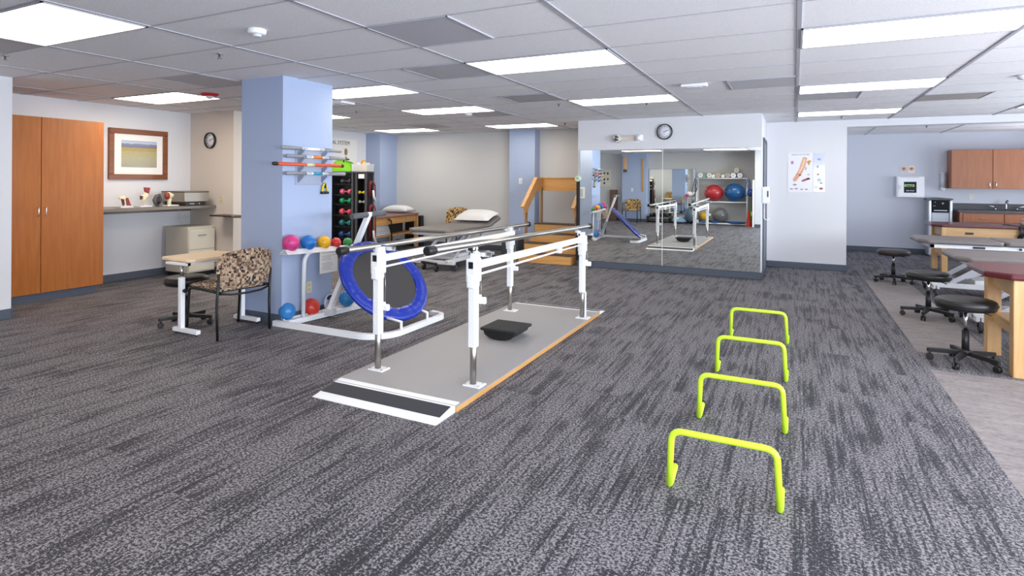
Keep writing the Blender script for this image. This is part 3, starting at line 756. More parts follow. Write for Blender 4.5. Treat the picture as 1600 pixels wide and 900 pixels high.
for z, ya, yb, mm, hx, lab in bars_:
    xx = -4.385; zc = z
    t = thing('exercise_bar', lab, 'exercise bar', (xx, (ya+yb)/2, zc-.02), 'weighted bars on the column rack')
    ym = (ya+yb)/2
    if mm:
        f = MB(); f.cyl((xx, ym-.17, zc), (xx, ym+.17, zc), .014, 14); obj('shaft', f, mat('eceef3', .4), t)
        f = MB(); f.cyl((xx, ym-.065, zc), (xx, ym+.065, zc), .0155, 14); obj('colour_band', f, mat(hx, .4), t)
        for a, b in ((ya, ym-.16), (ym+.16, yb)):
            f = MB(); s_ = 1 if a == ya else -1
            e = a if s_ > 0 else b; o_ = b if s_ > 0 else a
            f.tube([(xx, e, zc), (xx, e+s_*.004, zc), (xx, e+s_*.012, zc), (xx, o_, zc)], [.008, .014, .0185, .0185], 16); obj('foam_sleeve', f, M_GREY, t)
        for yy in (ym-.115, ym+.115):
            f = MB(); f.tube([(xx+.004, yy-.03, zc+.001), (xx+.004, yy+.03, zc+.001)], .0112, 10); obj('grey_marking', f, mat('b9bdc8', .5), t)
    else:
        f = MB(); f.cyl((xx, ya+.05, zc), (xx, yb-.04, zc), .0165, 16); obj('shaft', f, mat(hx, .4), t)
        f = MB(); f.cyl((xx, ym-.06, zc), (xx, ym+.05, zc), .0172, 16); obj('label_band', f, mat('cfc9a4', .4), t)
        for a, b in ((ya, ya+.06), (yb-.05, yb)):
            f = MB(); f.tube([(xx, a, zc), (xx, a+.012, zc), (xx, b-.012, zc), (xx, b, zc)], [.012, .017, .02, .016], 14); obj('end_grip', f, M_BLACK, t)
t = thing('resistance_handle', 'yellow and black exercise band handle hanging on the blue column', 'handle', (-4.43, 4.70, 1.26))
f = MB(); f.tube([(-4.425, 4.655, 1.295), (-4.425, 4.672, 1.36), (-4.425, 4.69, 1.385)], .010, 10); f.tube([(-4.425, 4.735, 1.295), (-4.425, 4.722, 1.35), (-4.425, 4.69, 1.385)], .010, 10); obj('webbing', f, mat('e2c81c', .6), t)
f = MB(); f.cyl((-4.425, 4.645, 1.287), (-4.425, 4.745, 1.287), .015, 14); f.tube([(-4.42, 4.70, 1.335), (-4.42, 4.70, 1.385)], .009, 8); obj('grip', f, M_BLACK, t)
f = MB(); f.cyl((-4.447, 4.69, 1.385), (-4.41, 4.69, 1.39), .005, 8); obj('peg', f, M_STEEL, t)
def outlet(x, y, z, face, label, sw=False, hx='d6cfb0', w=.07, h=.115):
    Mx = fmx((x, y, z), face)
    t = thing('switch_plate' if sw else 'outlet_plate', label, 'switch' if sw else 'outlet', (x, y, z))
    obj('cover', flat([(-w/2, -h/2), (w/2, -h/2), (w/2, h/2), (-w/2, h/2)], Mx, .006), mat(hx, .45), t)
    f = MB()
    D = Mx.to_3x3()
    if sw: ps = [(0, 0, .012, .03)]
    else: ps = [(0, -.024, .017, .014), (0, .024, .017, .014)]
    for cx, cy, a, b in ps: f.prism([Mx @ Vector((cx+i*a, cy+j*b, .006)) for i, j in ((-1,-1),(1,-1),(1,1),(-1,1))], D @ Vector((0, 0, .003)))
    obj('toggle' if sw else 'socket', f, mat('c4bc9c' if hx == 'd6cfb0' else 'cfd2da', .4), t)
outlet(-4.449, 4.50, .315, '+X', 'beige outlet plate low on the blue column')
f = MB(); f.box(-4.85, -4.63, 4.83, 4.838, 1.0, 1.28); t = tag(obj('notice_sheet', f, M_PAPER), 'framed paper notice on the far side of the blue column, seen in the mirror', 'notice')
f = MB(); f.box(-4.81, -4.67, 4.838, 4.840, 1.04, 1.24); 
nz = obj('print_block', f, mat('b9bfc9', .6), t)

# ================================================================== DESK, STOOL, CHAIR
dk = thing('tray_table', 'small height adjustable table with pale wood top on white T legs', 'table', (-5.0, 3.85, 0))
f = MB(); zt = .655
c = .05; x0, x1, y0, y1 = -5.39, -4.925, 3.50, 4.11
f.prism([(x0+c, y0, zt), (x1-c, y0, zt), (x1, y0+c, zt), (x1, y1-c, zt), (x1-c, y1, zt), (x0+c, y1, zt), (x0, y1-c, zt), (x0, y0+c, zt)], (0, 0, .024), .003); obj('table_top', f, wood('dcbd98', 'ecd2b0', 'Y', 2, .4, 'pale_birch'), dk)
for yy, xo in ((3.47, -5.0), (4.075, -4.93)):
    f = MB(); f.box(xo-.10, xo+.24, yy-.022, yy+.022, .022, .058, .004); ft = obj('foot_bar', f, M_WHITE, dk)
    f = MB()
    for dx in (-.07, .21): f.cyl((xo+dx, yy, 0), (xo+dx, yy, .03), .012, 12, .006)
    obj('leveller', f, M_CHROME, ft)
    f = MB(); f.box(xo-.022, xo+.022, yy-.022, yy+.022, .05, .52, .005); lg = obj('leg', f, M_WHITE, dk)
    f = MB(); f.cyl((xo, yy, .50), (xo, yy, .645), .016, 14); obj('inner_tube', f, M_CHROME, dk)
    f = MB(); f.cyl((xo+.02, yy, .40), (xo+.05, yy, .40), .008, 10); f.cyl((xo+.045, yy, .40), (xo+.06, yy, .40), .02, 8); obj('knob', f, M_BLACK, lg)
f = MB(); f.bar((-5.2, 3.47, .642), (-4.90, 3.47, .642), .05, .018); f.bar((-5.2, 4.07, .642), (-4.90, 4.07, .642), .05, .018); f.bar((-5.0, 3.47, .64), (-4.95, 4.07, .64), .04, .02); obj('under_frame', f, M_WHITE, dk)
f = MB(); f.box(-4.93, -4.90, 3.46, 3.49, .63, .655); obj('end_clip', f, M_BLACK, dk)

def make_stool(label, seat_m, hz=.50):
    t = thing('rolling_stool', label, 'stool', (0, 0, 0), 'round rolling stools')
    f = MB(); f.lathe([(.001, hz-.085), (.16, hz-.085), (.19, hz-.078), (.2, hz-.05), (.2, hz-.03), (.192, hz-.012), (.17, hz-.002), (.10, hz+.003), (.001, hz+.004)], n=36); st = obj('seat', f, seat_m, t)
    f = MB(); f.tube([(math.cos(2*PI*k/36)*.201, math.sin(2*PI*k/36)*.201, hz-.04) for k in range(36)], .004, 6, closed=True); obj('piping', f, M_BLACK, st)
    f = MB(); f.lathe([(.06, hz-.078), (.05, hz-.10), (.025, hz-.10)], n=18); f.tube([(.02, 0, hz-.09), (.10, -.03, hz-.10), (.15, -.05, hz-.115)], .005, 8); obj('seat_mount', f, M_BLACK, t)
    f = MB(); f.cyl((0, 0, .25), (0, 0, hz-.09), .014, 14); obj('gas_lift', f, M_CHROME, t)
    f = MB(); f.cyl((0, 0, .09), (0, 0, .27), .026, 18, .024); f.lathe([(.04, .075), (.04, .11), (.028, .12)], n=18); obj('column_cover', f, M_BLACK, t)
    for k in range(5):
        a = 2*PI*k/5 + .35; d = Vector((math.cos(a), math.sin(a), 0)); s_ = Vector((-d.y, d.x, 0))
        f = MB(); f.prism([d*.02+s_*.02+Vector((0,0,.075)), d*.235+s_*.014+Vector((0,0,.062)), d*.245-s_*.0+Vector((0,0,.062)), d*.235-s_*.014+Vector((0,0,.062)), d*.02-s_*.02+Vector((0,0,.075))], (0, 0, .03)); ar = obj('base_arm', f, M_BLACK, t)
        f = MB(); p = d*.225
        f.cyl(p+Vector((0,0,.03)), p+Vector((0,0,.068)), .008, 8)
        q = p + Vector((0, 0, .026))
        for sgn in (-1, 1): f.lathe([(.001, -.008), (.02, -.008), (.0255, -.005), (.0255, .005), (.02, .008), (.001, .008)], (0, 0, 0), 'X', 16) if False else f.tube([q+s_*sgn*.006, q+s_*sgn*.008, q+s_*sgn*.019, q+s_*sgn*.021], [.02, .0255, .0255, .02], 16)
        f.tube([q-s_*.02+Vector((0,0,.012)), q+Vector((0,0,.03)), q+s_*.02+Vector((0,0,.012))], .008, 8)
        obj('caster', f, M_BLACK, ar)
    return t
s1 = make_stool('black round rolling stool nearest, in front of the maroon topped table', M_BVINYL, .52)
place(s1, (1.205, 5.82, 0), R(8))
M_BROWNV = mat('332d2b', .4, bump=.15, bscale=90)
s2 = make_stool('black rolling stool in the middle of the three beside the treatment tables', M_BVINYL, .485); place(s2, (1.27, 7.66, 0), R(14))
s3 = make_stool('dark brown rolling stool farthest of the three on the right', M_BROWNV, .475); place(s3, (1.265, 10.1, 0), R(30))
s4 = make_stool('dark rolling stool tucked under the small pale table on the left', M_BVINYL, .475); place(s4, (-5.28, 3.72, 0), R(10))

def make_chair(name, label, fab, bz=.82, arms=False):
    """guest chair facing +Y in local space (back at -Y)"""
    t = thing(name, label, 'chair', (0, 0, 0))
    W = .25
    f = MB()
    def top(u, v):
        x = (u-.5)*2; y = v
        cx = x*.245*(1-.06*(2*v-1)**8); yy = -.22+.47*y
        return Vector((cx, yy, .455 + .012*(1-x**4) + .012*math.sin(v*PI) - .02*max(0, v-.85)/.15))
    def bot(u, v):
        p = top(u, v); e = 1-max(abs((u-.5)*2)**6, abs((v-.5)*2)**6); return Vector((p.x*(.94), p.y*.98, .40 - .0 + .02*(1-e)))
    f.shell(top, bot, 12, 12); obj('seat', f, fab, t)
    f = MB()
    def bk(u, v, off):
        x = (u-.5)*2; z = .44+(bz-.44)*v
        wdt = .265 + .012*math.sin(v*PI) - .04*max(0, (v-.75)/.25)**2 - .05*max(0, (.2-v)/.2)**2
        ztop = .035*(x*x) * (v**3)
        y = -.235 - .075*(1 - x*x) - .05*v + off*(1 if True else 0)
        return Vector((x*wdt, y, z-ztop))
    e = lambda u, v: 1-max(abs((u-.5)*2)**8, abs((v-.5)*2)**8)
    f.shell(lambda u, v: bk(u, v, .028*e(u, v)), lambda u, v: bk(u, v, -.028*e(u, v)), 14, 12); obj('backrest', f, fab, t)
    for sx in (-1, 1):
        f = MB()
        f.tube(rounded([(sx*.265, -.262, 0), (sx*.265, -.25, .30), (sx*.262, -.27, .585)], .05), .0125, 10); obj('leg', f, M_BLACK, t)
        f = MB()
        hh = .66 if arms else .425
        f.tube(rounded([(sx*.262, .235, 0), (sx*.258, .20, hh), (sx*.262, -.24, hh)], .05), .0125, 10); obj('leg', f, M_BLACK, t)
    f = MB(); f.tube([(-.26, -.245, .41), (-.15, -.29, .395), (0, -.30, .39), (.15, -.29, .395), (.26, -.245, .41)], .010, 8); obj('seat_frame', f, M_BLACK, t)
    for yy in (.17, -.2):
        f = MB(); f.tube([(-.258, yy, .415), (.258, yy, .415)], .009, 8); obj('cross_tube', f, M_BLACK, t)
    return t
c1 = make_chair('guest_chair', 'patterned brown fabric chair with black legs at the small pale table', M_FABRIC, .80)
place(c1, (-4.733, 3.755, 0), R(84))
c2 = make_chair('guest_chair', 'gold and black patterned chair back behind the grey treatment table', M_FABRIC2, .86)
place(c2, (-6.28, 10.3, 0), R(180))
c3 = make_chair('guest_chair', 'gold patterned armchair under the blue rear pilaster, seen in the mirror', M_FABRIC2, .82, True)
place(c3, (-5.12, -1.82, 0), R(0))

# ================================================================== WARDROBE CABINET
wc = thing('wardrobe_cabinet', 'tall two door cherry wood cabinet in the left alcove', 'cabinet', (-8.0, 3.68, 0))
f = MB(); f.box(-8.37, -7.72, 3.06, 4.285, .10, 2.125); obj('body', f, M_CAB, wc)
f = MB(); f.box(-8.35, -7.745, 3.07, 4.23, 0, .10); obj('plinth', f, M_BASE, wc)
def ax(px): pass
ysm = 3.60
for a, b, hy in ((3.065, ysm-.003, ysm-.035), (ysm+.003, 4.285, ysm+.04)):
    f = MB(); f.box(-7.72, -7.70, a, b, .10, 2.125, .002, 1); dd = obj('door', f, M_CAB, wc)
    f = MB(); f.tube(rounded([(-7.70, hy, .985), (-7.67, hy, .985), (-7.67, hy, 1.085), (-7.70, hy, 1.085)], .02, 4), .005, 8); obj('handle', f, M_CHROME, dd)

# counter shelf
sf = thing('counter_shelf', 'speckled brown wall counter between wardrobe and nook wall', 'counter', (-8.07, 5.1, .985))
f = MB(); f.box(-8.38, -7.77, 4.29, 5.948, .99, 1.033, .004, 1); obj('slab', f, mat('84796f', .35, var=.55, bscale=90), sf)
f = MB(); f.box(-8.38, -8.36, 4.29, 5.948, .93, .99); obj('wall_cleat', f, mat('84796f', .35, var=.55, bscale=90), sf)

# picture
pf = thing('framed_picture', 'wood framed landscape photo of a yellow flower field above the counter', 'picture', (-8.37, 5.15, 1.41))
y0, y1, z0, z1 = 4.71, 5.56, 1.41, 2.125; w = .075
f = MB()
for b in ((y0, y1, z1-w, z1), (y0, y1, z0, z0+w), (y0, y0+w, z0+w, z1-w), (y1-w, y1, z0+w, z1-w)): f.box(-8.378, -8.345, *b, bev=.005, seg=1)
obj('frame', f, wood('6b3a1e', '8a4f2a', 'Y', 2, .35, 'dark_walnut'), pf)
f = MB(); f.box(-8.378, -8.362, y0+w-.003, y1-w+.003, z0+w-.003, z1-w+.003); obj('mount', f, mat('efefec', .8), pf)
f = MB(); f.box(-8.362, -8.359, 4.885, 5.395, 1.585, 1.965); obj('photo_print', f, landscape_material(), pf)

def clock(x, y, z, r, face, label, fc='e9ebf4', rim='1a1a1e'):
    Mx = fmx((x, y, z), face); D = Mx.to_3x3()
    t = thing('wall_clock', label, 'clock', (x, y, z-r))
    def put(f):
        for v in f.bm.verts: v.co = Mx @ v.co
        return f
    f = MB(); f.lathe([(r*.85, 0), (r*.98, 0), (r, .012), (r*.97, .034), (r*.90, .038), (r*.87, .028), (r*.87, .012)], n=40); obj('rim', put(f), mat(rim, .35), t)
    f = MB(); f.lathe([(.001, .004), (r*.9, .004), (r*.9, .014), (.001, .014)], n=40); obj('dial', put(f), mat(fc, .5), t)
    for k in range(1, 13):
        a = PI/2 - k*PI/6
        text_mesh(str(k), r*.24, Mx @ Matrix.Translation((math.cos(a)*r*.68, math.sin(a)*r*.68, .0165)), M_INK, 'numeral', t)
    for L, wd, ang in ((.66, .05, PI/2-11.5*PI/30), (.42, .07, PI/2-2.2*PI/6)):
        f = MB(); d = Vector((math.cos(ang), math.sin(ang), 0)); s_ = Vector((-d.y, d.x, 0))
        f.prism([-d*r*.12-s_*r*wd*.5+Vector((0,0,.019)), d*r*L-s_*r*wd*.3+Vector((0,0,.019)), d*r*L+s_*r*wd*.3+Vector((0,0,.019)), -d*r*.12+s_*r*wd*.5+Vector((0,0,.019))], (0, 0, .003)); obj('hand', put(f), M_INK, t)
clock(-7.90, 5.948, 2.01, .125, '-Y', 'small round black rimmed clock on the beige nook wall')
clock(-1.824, 9.428, 2.212, .125, '-Y', 'round black rimmed clock above the big wall mirror')
outlet(-7.66, 5.949, 1.12, '-Y', 'beige wall plate on the nook wall beside the counter end')
t = thing('wall_ledge', 'narrow dark edged ledge behind the blue column in the nook', 'ledge', (-7.36, 5.85, .88))
f = MB(); f.box(-7.60, -7.12, 5.70, 5.948, .88, .90, .003, 1); obj('ledge_board', f, mat('3a2a24', .4), t)
f = MB(); f.box(-7.5, -7.2, 5.93, 5.948, .85, .88); obj('ledge_cleat', f, M_BEIGE, t)

# anatomical models
CT = 1.034
def amodel(y, lab): 
    t = thing('anatomical_model', lab, 'anatomical model', (-7.98, y, CT), 'anatomical joint models')
    f = MB(); f.box(-8.04, -7.90, y-.045, y+.125, CT, CT+.016, .004); obj('stand', f, M_WPLAS, t); return t
M_BONE = mat('e6d9b6', .5); M_MUS = mat('8f2f2c', .45); M_MUSD = mat('3a1414', .45)
t = amodel(4.66, 'shoulder bone model with red muscle, leftmost on the counter')
f = MB(); f.ball((-7.96, 4.68, CT+.125), .032); f.tube([(-7.96, 4.68, CT+.11), (-7.96, 4.69, CT+.05), (-7.96, 4.695, CT+.014)], [.02, .012, .014], 12); f.ball((-7.96, 4.64, CT+.13), .02); obj('bone', f, M_BONE, t)
f = MB(); f.prism([(-7.95, 4.70, CT+.13), (-7.95, 4.715, CT+.03), (-7.95, 4.77, CT+.025), (-7.95, 4.73, CT+.13)], (.02, 0, 0), .004); obj('muscle', f, M_MUS, t)
f = MB(); f.prism([(-7.95, 4.64, CT+.12), (-7.95, 4.66, CT+.03), (-7.95, 4.685, CT+.04), (-7.95, 4.675, CT+.11)], (.02, 0, 0), .004); obj('dark_muscle', f, M_MUSD, t)
t = amodel(4.92, 'hip and knee bone model, tallest on the counter')
f = MB(); f.tube([(-7.96, 4.95, CT+.014), (-7.96, 4.952, CT+.09)], .005, 8); f.tube([(-7.96, 4.95, CT+.06), (-7.96, 4.955, CT+.11), (-7.96, 4.985, CT+.16), (-7.96, 4.98, CT+.21)], [.016, .028, .036, .02], 14); f.ball((-7.96, 4.945, CT+.15), .022); obj('bone', f, M_BONE, t)
f = MB(); f.prism([(-7.965, 4.95, CT+.27), (-7.965, 5.035, CT+.265), (-7.965, 5.02, CT+.19), (-7.965, 4.99, CT+.165), (-7.965, 4.965, CT+.20)], (.03, 0, 0), .006); obj('muscle', f, M_MUS, t)
f = MB(); f.prism([(-7.965, 4.90, CT+.155), (-7.965, 4.935, CT+.15), (-7.965, 4.93, CT+.11), (-7.965, 4.905, CT+.10)], (.025, 0, 0), .004); obj('dark_muscle', f, M_MUSD, t)
t = thing('anatomical_model', 'dark grey shoulder model standing between two bone models', 'anatomical model', (-8.02, 5.16, CT), 'anatomical joint models')
f = MB(); f.tube([(-8.0, 5.19, CT), (-8.0, 5.15, CT+.04), (-8.0, 5.135, CT+.09), (-8.0, 5.16, CT+.14), (-8.0, 5.20, CT+.155), (-8.0, 5.215, CT+.10), (-8.0, 5.20, CT+.03)], [.02, .026, .03, .026, .028, .024, .02], 12); obj('joint_body', f, mat('4d4f55', .5), t)
f = MB(); f.tube([(-7.98, 5.17, CT+.12), (-7.98, 5.18, CT+.03)], .02, 12); obj('inner_muscle', f, mat('2b1d1f', .5), t)
t = amodel(5.31, 'skull shaped bone model with red patch beside the steel warmer')
f = MB(); f.ball((-7.94, 5.30, CT+.145), .055, 1.0, sx=.8); f.ball((-7.94, 5.34, CT+.15), .035); f.tube([(-7.94, 5.315, CT+.11), (-7.94, 5.31, CT+.05), (-7.94, 5.315, CT+.014)], [.035, .024, .028], 12); obj('bone', f, M_BONE, t)
f = MB(); f.ball((-7.925, 5.272, CT+.145), .043, 1.15, sx=.8); obj('muscle', f, M_MUS, t)
# warmer
t = thing('towel_warmer', 'stainless steel moist heat unit with black base at the counter corner', 'warmer', (-8.04, 5.62, CT))
f = MB(); f.box(-8.27, -7.80, 5.46, 5.79, CT, CT+.055, .008); ba = obj('base', f, M_BLACK, t)
f = MB(); f.box(-8.30, -7.775, 5.43, 5.82, CT+.052, CT+.198, .012); obj('tank', f, mat('a7a29a', .45, .9), t)
f = MB(); f.box(-8.30, -7.77, 5.425, 5.825, CT+.196, CT+.208, .003, 1); obj('lid', f, mat('6b645c', .3, .8), t)
f = MB(); f.box(-7.802, -7.795, 5.53, 5.60, CT+.022, CT+.036); f.cyl((-7.80, 5.68, CT+.028), (-7.79, 5.68, CT+.028), .009, 12); obj('control', f, mat('b9bcc4', .4), ba)
# file cabinet
fc = thing('file_cabinet', 'beige two drawer filing cabinet under the counter', 'filing cabinet', (-8.01, 5.70, 0))
f = MB(); f.box(-8.27, -7.765, 5.48, 5.92, .06, .725, .004, 1); obj('body', f, M_BEIGEM, fc)
f = MB(); f.box(-8.24, -7.80, 5.50, 5.90, 0, .06); obj('plinth', f, M_BLACK, fc)
for z0, z1 in ((.08, .385), (.395, .675)):
    f = MB(); f.box(-7.765, -7.75, 5.49, 5.91, z0, z1, .003, 1); dw = obj('drawer', f, mat('d6d0c0', .45), fc)
    f = MB(); f.box(-7.751, -7.742, 5.63, 5.77, z1-.085, z1-.07, .003, 1); obj('pull', f, mat('8f8a80', .4), dw)
f = MB(); f.cyl((-7.765, 5.885, .70), (-7.755, 5.885, .70), .009, 10); obj('lock', f, M_CHROME, fc)
f = MB(); f.tube([(-8.30, 5.70, .99), (-8.29, 5.72, .9), (-8.30, 5.70, .8), (-8.25, 5.72, .735)], .004, 6); tag(obj('power_cord', f, mat('c3c7d0', .5)), 'thin white cord hanging from the counter to the filing cabinet', 'cord')

# ================================================================== DUMBBELL RACK
dr_ = thing('dumbbell_rack', 'tall black dumbbell tower behind the blue column', 'rack', (-7.17, 8.4, 0))
X0, X1, Y0, Y1, ZT = -7.62, -6.76, 8.20, 8.42, 1.55
for x, y in ((X0+.015, Y0), (X1-.015, Y0), (-7.08, Y0), (-6.99, Y0), (X0+.015, Y1-.03), (X1-.015, Y1-.03)):
    f = MB(); f.box(x-.015, x+.015, y, y+.03, .0, ZT); obj('upright', f, M_DGREY, dr_)
f = MB(); f.box(X0, X1, Y0-.01, Y1+.01, ZT, ZT+.025, .004); obj('top_panel', f, M_DGREY, dr_)
f = MB(); f.box(X0+.02, X1-.02, Y1-.02, Y1-.005, .05, ZT); f.box(-7.06, -7.01, Y0+.03, Y1-.02, .05, ZT); f.box(X0+.02, X1-.02, Y0+.02, Y1-.02, .05, .08); f.box(X1-.03, X1-.02, Y0+.03, Y1-.03, .05, ZT); f.box(X0+.02, X0+.03, Y0+.03, Y1-.03, .05, ZT); obj('back_panel', f, M_BLACK, dr_)
for z in (1.35, 1.15, .98, .78, .57, .36):
    f = MB(); f.box(X0+.03, -7.09, Y0+.06, Y0+.16, z-.012, z); obj('cradle', f, M_BLACK, dr_)
f = MB(); f.box(-6.93, -6.80, Y0-.006, Y0-.002, ZT-.10, ZT-.02); obj('label_card', f, M_WPLAS, dr_)
def dumbbell(x, y, z, r, hx, label, L=.17, group='dumbbells in the black tower'):
    t = thing('dumbbell', label, 'dumbbell', (x, y, z-r), group)
    f = MB(); f.cyl((x-L/2, y, z), (x+L/2, y, z), r*.33, 10); obj('grip', f, mat(hx, .35), t)
    for sg in (-1, 1):
        f = MB(); f.tube([(x+sg*(L/2-.02), y, z), (x+sg*(L/2), y, z), (x+sg*(L/2+r*.9), y, z), (x+sg*(L/2+r*1.1), y, z)], [r*.6, r, r, r*.55], 8); obj('head', f, mat(hx, .35), t)
    return t
for z, hx, r, nm in ((1.40,'3a3a44',.045,'dark grey dumbbell at the top of the black tower'), (1.207,'d9607c',.05,'pink dumbbell in the black tower'), (1.04,'1f8a5a',.055,'green dumbbell in the black tower'), (.84,'cf4a5c',.058,'red dumbbell in the black tower'), (.635,'1d6a6c',.058,'teal dumbbell in the black tower'), (.425,'1e3a70',.062,'navy dumbbell, lowest in the black tower')):
    dumbbell(-7.31, Y0+.11, z, r, hx, nm, .14)
dumbbell(-6.93, Y0+.09, 1.20, .03, 'e0c52a', 'small yellow dumbbell in the right half of the black tower', .08)
dumbbell(-6.92, Y0+.09, 1.03, .028, 'b9b6b2', 'small silver dumbbell in the right half of the black tower', .08)
t = thing('tote_bag', 'lime green bag lying on top of the black tower', 'bag', (-7.4, 8.4, ZT+.025))
f = MB(); 
f.shell(lambda u, v: Vector((-7.62+.50*u, 8.21+.22*v, ZT+.03+.23*(1-abs(2*u-1)**4)**.6*(1-abs(2*v-1)**4)**.5*(1-.25*u))), lambda u, v: Vector((-7.62+.50*u, 8.21+.22*v, ZT+.026)), 12, 8); obj('bag_body', f, mat('78c41f', .6), t)
f = MB(); f.tube([(-7.3, 8.22, ZT+.2), (-7.25, 8.18, ZT+.26), (-7.15, 8.2, ZT+.24)], .012, 8); obj('bag_handle', f, mat('2a2c24', .6), t)
t = thing('ball_bin', 'clear plastic bin full of small coloured balls on the black tower', 'bin', (-6.93, 8.36, ZT+.025))
f = MB(); x0, x1, y0, y1 = -7.10, -6.76, 8.21, 8.41; zb = ZT+.027
for b in ((x0, x1, y0, y0+.004), (x0, x1, y1-.004, y1), (x0, x0+.004, y0, y1), (x1-.004, x1, y0, y1)): f.box(*b, zb, zb+.13)
f.box(x0, x1, y0, y1, zb, zb+.004); f.box(x0-.01, x1+.012, y0-.01, y0, zb+.125, zb+.133); f.box(x1, x1+.012, y0-.01, y1+.01, zb+.125, zb+.133); obj('bin_body', f, M_CLEAR, t)
cols = [('3f7fc4','blue'),('e0607a','pink'),('e0607a','pink'),('d9d36a','yellow'),('d94d60','red'),('c9e08a','pale green'),('e9e9e9','white'),('f0962a','orange'),('d4e28c','lime'),('e7c9d0','pale pink')]
pp = [(-7.05,8.26,.045),(-6.97,8.26,.045),(-6.89,8.27,.045),(-6.81,8.27,.045),(-6.95,8.34,.05),(-6.86,8.34,.05),(-6.98,8.27,.125),(-6.94,8.34,.165),(-6.86,8.28,.13),(-6.80,8.30,.12)]
for (hx, cn), (x, y, z) in zip(cols, pp):
    b_ = MB(); b_.ball((x, y, zb+z), .042, n=16, m=10)
    tag(obj('foam_ball', b_, mat(hx, .5)), '%s small foam ball %s in the clear bin' % (cn, {'.045':'near the bottom'}.get(str(z)[1:], 'on top' if z > .1 else 'behind') + (', left' if x < -6.96 else ', right' if x > -6.88 else ', centre')), 'ball', 'small foam balls in the bin')
for z0, z1, dx, lab in ((1.38, 1.12, 0, 'dark red gait belt looped at the upper right of the black tower'), (.96, .40, .01, 'dark red gait belt hanging lower on the black tower side')):
    t = thing('gait_belt', lab, 'belt', (X1+.02, 8.3, z1), 'belts hanging on the tower')
    x = X1+.03+dx
    f = MB(); f.tube(rounded([(x, 8.26, z1), (x, 8.26, z0), (x+.035, 8.31, z0+.03), (x+.05, 8.35, z0-.06), (x+.045, 8.36, z1)], .03), .028, 8, flat=(.3, 1)); obj('webbing', f, mat('6e1a20', .7), t)
    f = MB(); f.tube([(x+.05, 8.30, z1+.12), (x+.055, 8.31, z1+.0), (x+.06, 8.35, z1-.08)], .026, 8, flat=(.5, 1)); obj('belt_tail', f, mat('d9dadf', .7), t)
    f = MB(); f.cyl((X1-.01, 8.28, z0-.02), (x+.03, 8.28, z0-.02), .006, 8); obj('hook', f, M_STEEL, t)

t = thing('anatomy_poster', 'white poster headed with a dark title on the wall above the dumbbell tower', 'poster', (-8.37, 9.2, 1.5))
f = MB(); f.box(-8.379, -8.375, 8.75, 9.85, 1.45, 2.28); obj('sheet', f, mat('e6e6e4', .5), t)
text_mesh('SKELETAL SYSTEM', .115, fmx((-8.373, 9.18, 2.19), '+X'), M_INK, 'title', t, sx=.95)
f = MB(); Mx = fmx((-8.374, 9.5, 1.98), '+X')
f = flat(blob(0, .03, .05, .075), Mx); obj('skull_figure', f, mat('8a7458', .6), t)
f = flat([(-.03, -.07), (.03, -.07), (.06, -.2), (.03, -.45), (-.03, -.45), (-.06, -.2)], Mx); obj('torso_figure', f, mat('a08a6a', .6), t)

# ================================================================== LEFT WOOD TABLE
def wood_table(t, L, W, z, top_m, legs=True, lw=.07, shelf=None, topth=.045, cut=.1, apron=.12, drawer=None, wm_=None, in_=.08):
    """local: X 0..L, Y 0..W"""
    WD = wm_ or M_PINE; WX = M_PINERX if wm_ else M_PINEX
    f = MB(); c = cut
    f.prism([(c, 0, z-topth), (L-c, 0, z-topth), (L, c, z-topth), (L, W-c, z-topth), (L-c, W, z-topth), (c, W, z-topth), (0, W-c, z-topth), (0, c, z-topth)], (0, 0, topth), .014); obj('pad', f, top_m, t)
    for x in (in_, L-in_):
        for y in (.06, W-.06):
            f = MB(); f.box(x-lw/2, x+lw/2, y-lw/2, y+lw/2, 0, z-topth, .005); obj('leg', f, WD, t)
    f = MB()
    f.box(in_, L-in_, .055, .08, z-topth-apron, z-topth); f.box(in_, L-in_, W-.08, W-.055, z-topth-apron, z-topth)
    f.box(in_-.012, in_+.012, .06, W-.06, z-topth-apron, z-topth); f.box(L-in_-.012, L-in_+.012, .06, W-.06, z-topth-apron, z-topth); obj('apron', f, WX, t)
    if shelf:
        f = MB(); f.box(in_, L-in_, .06, W-.06, shelf-.02, shelf); f.box(in_-.01, in_+.02, .04, W-.04, shelf-.08, shelf-.02); f.box(L-in_-.02, L-in_+.01, .04, W-.04, shelf-.08, shelf-.02); obj('shelf', f, WX, t)
    return t
lt = thing('exam_table', 'brown topped wooden treatment table by the blue back corner', 'table', (0, 0, 0))
# local X runs from the near end (left) to the far end; the long side facing the viewer is Y=0
wood_table(lt, 1.85, .72, .73, mat('8b6455', .4), shelf=.34, cut=.05, apron=.13, in_=.06)
f = MB(); f.cyl((1.35, .05, .64), (1.35, .038, .64), .018, 12); f.box(.9, 1.28, .048, .055, .60, .68); obj('drawer', f, M_PINEX, lt)
place(lt, (-6.95, 8.66, 0), R(97)); 
T0 = WM[lt.name]
def W3(x, y, z): return T0 @ Vector((x, y, z))
def pillow(name, label, Mx, L, W, h, m):
    f = MB()
    def tp(u, v, s_):
        x = (u-.5)*2; y = (v-.5)*2
        e = max(0, (1-abs(x)**3))**.55 * max(0, (1-abs(y)**3))**.55
        pinch = 1 - .06*(x*x)*(1-y*y) - 0
        return Mx @ Vector((x*L/2*(1-.07*(1-abs(x))*0)*(1-.07*(1-y*y)*abs(x)**4), y*W/2*(1-.10*(1-x*x)*abs(y)**4), s_*h*e*(.5 if s_ < 0 else .9) + h*.32))
    f.shell(lambda u, v: tp(u, v, 1), lambda u, v: tp(u, v, -.55), 16, 12)
    return tag(obj(name, f, m), label, 'pillow')
P1 = T0 @ Matrix.Translation((1.55, .36, .735)) @ Matrix.Rotation(R(88), 4, 'Z')
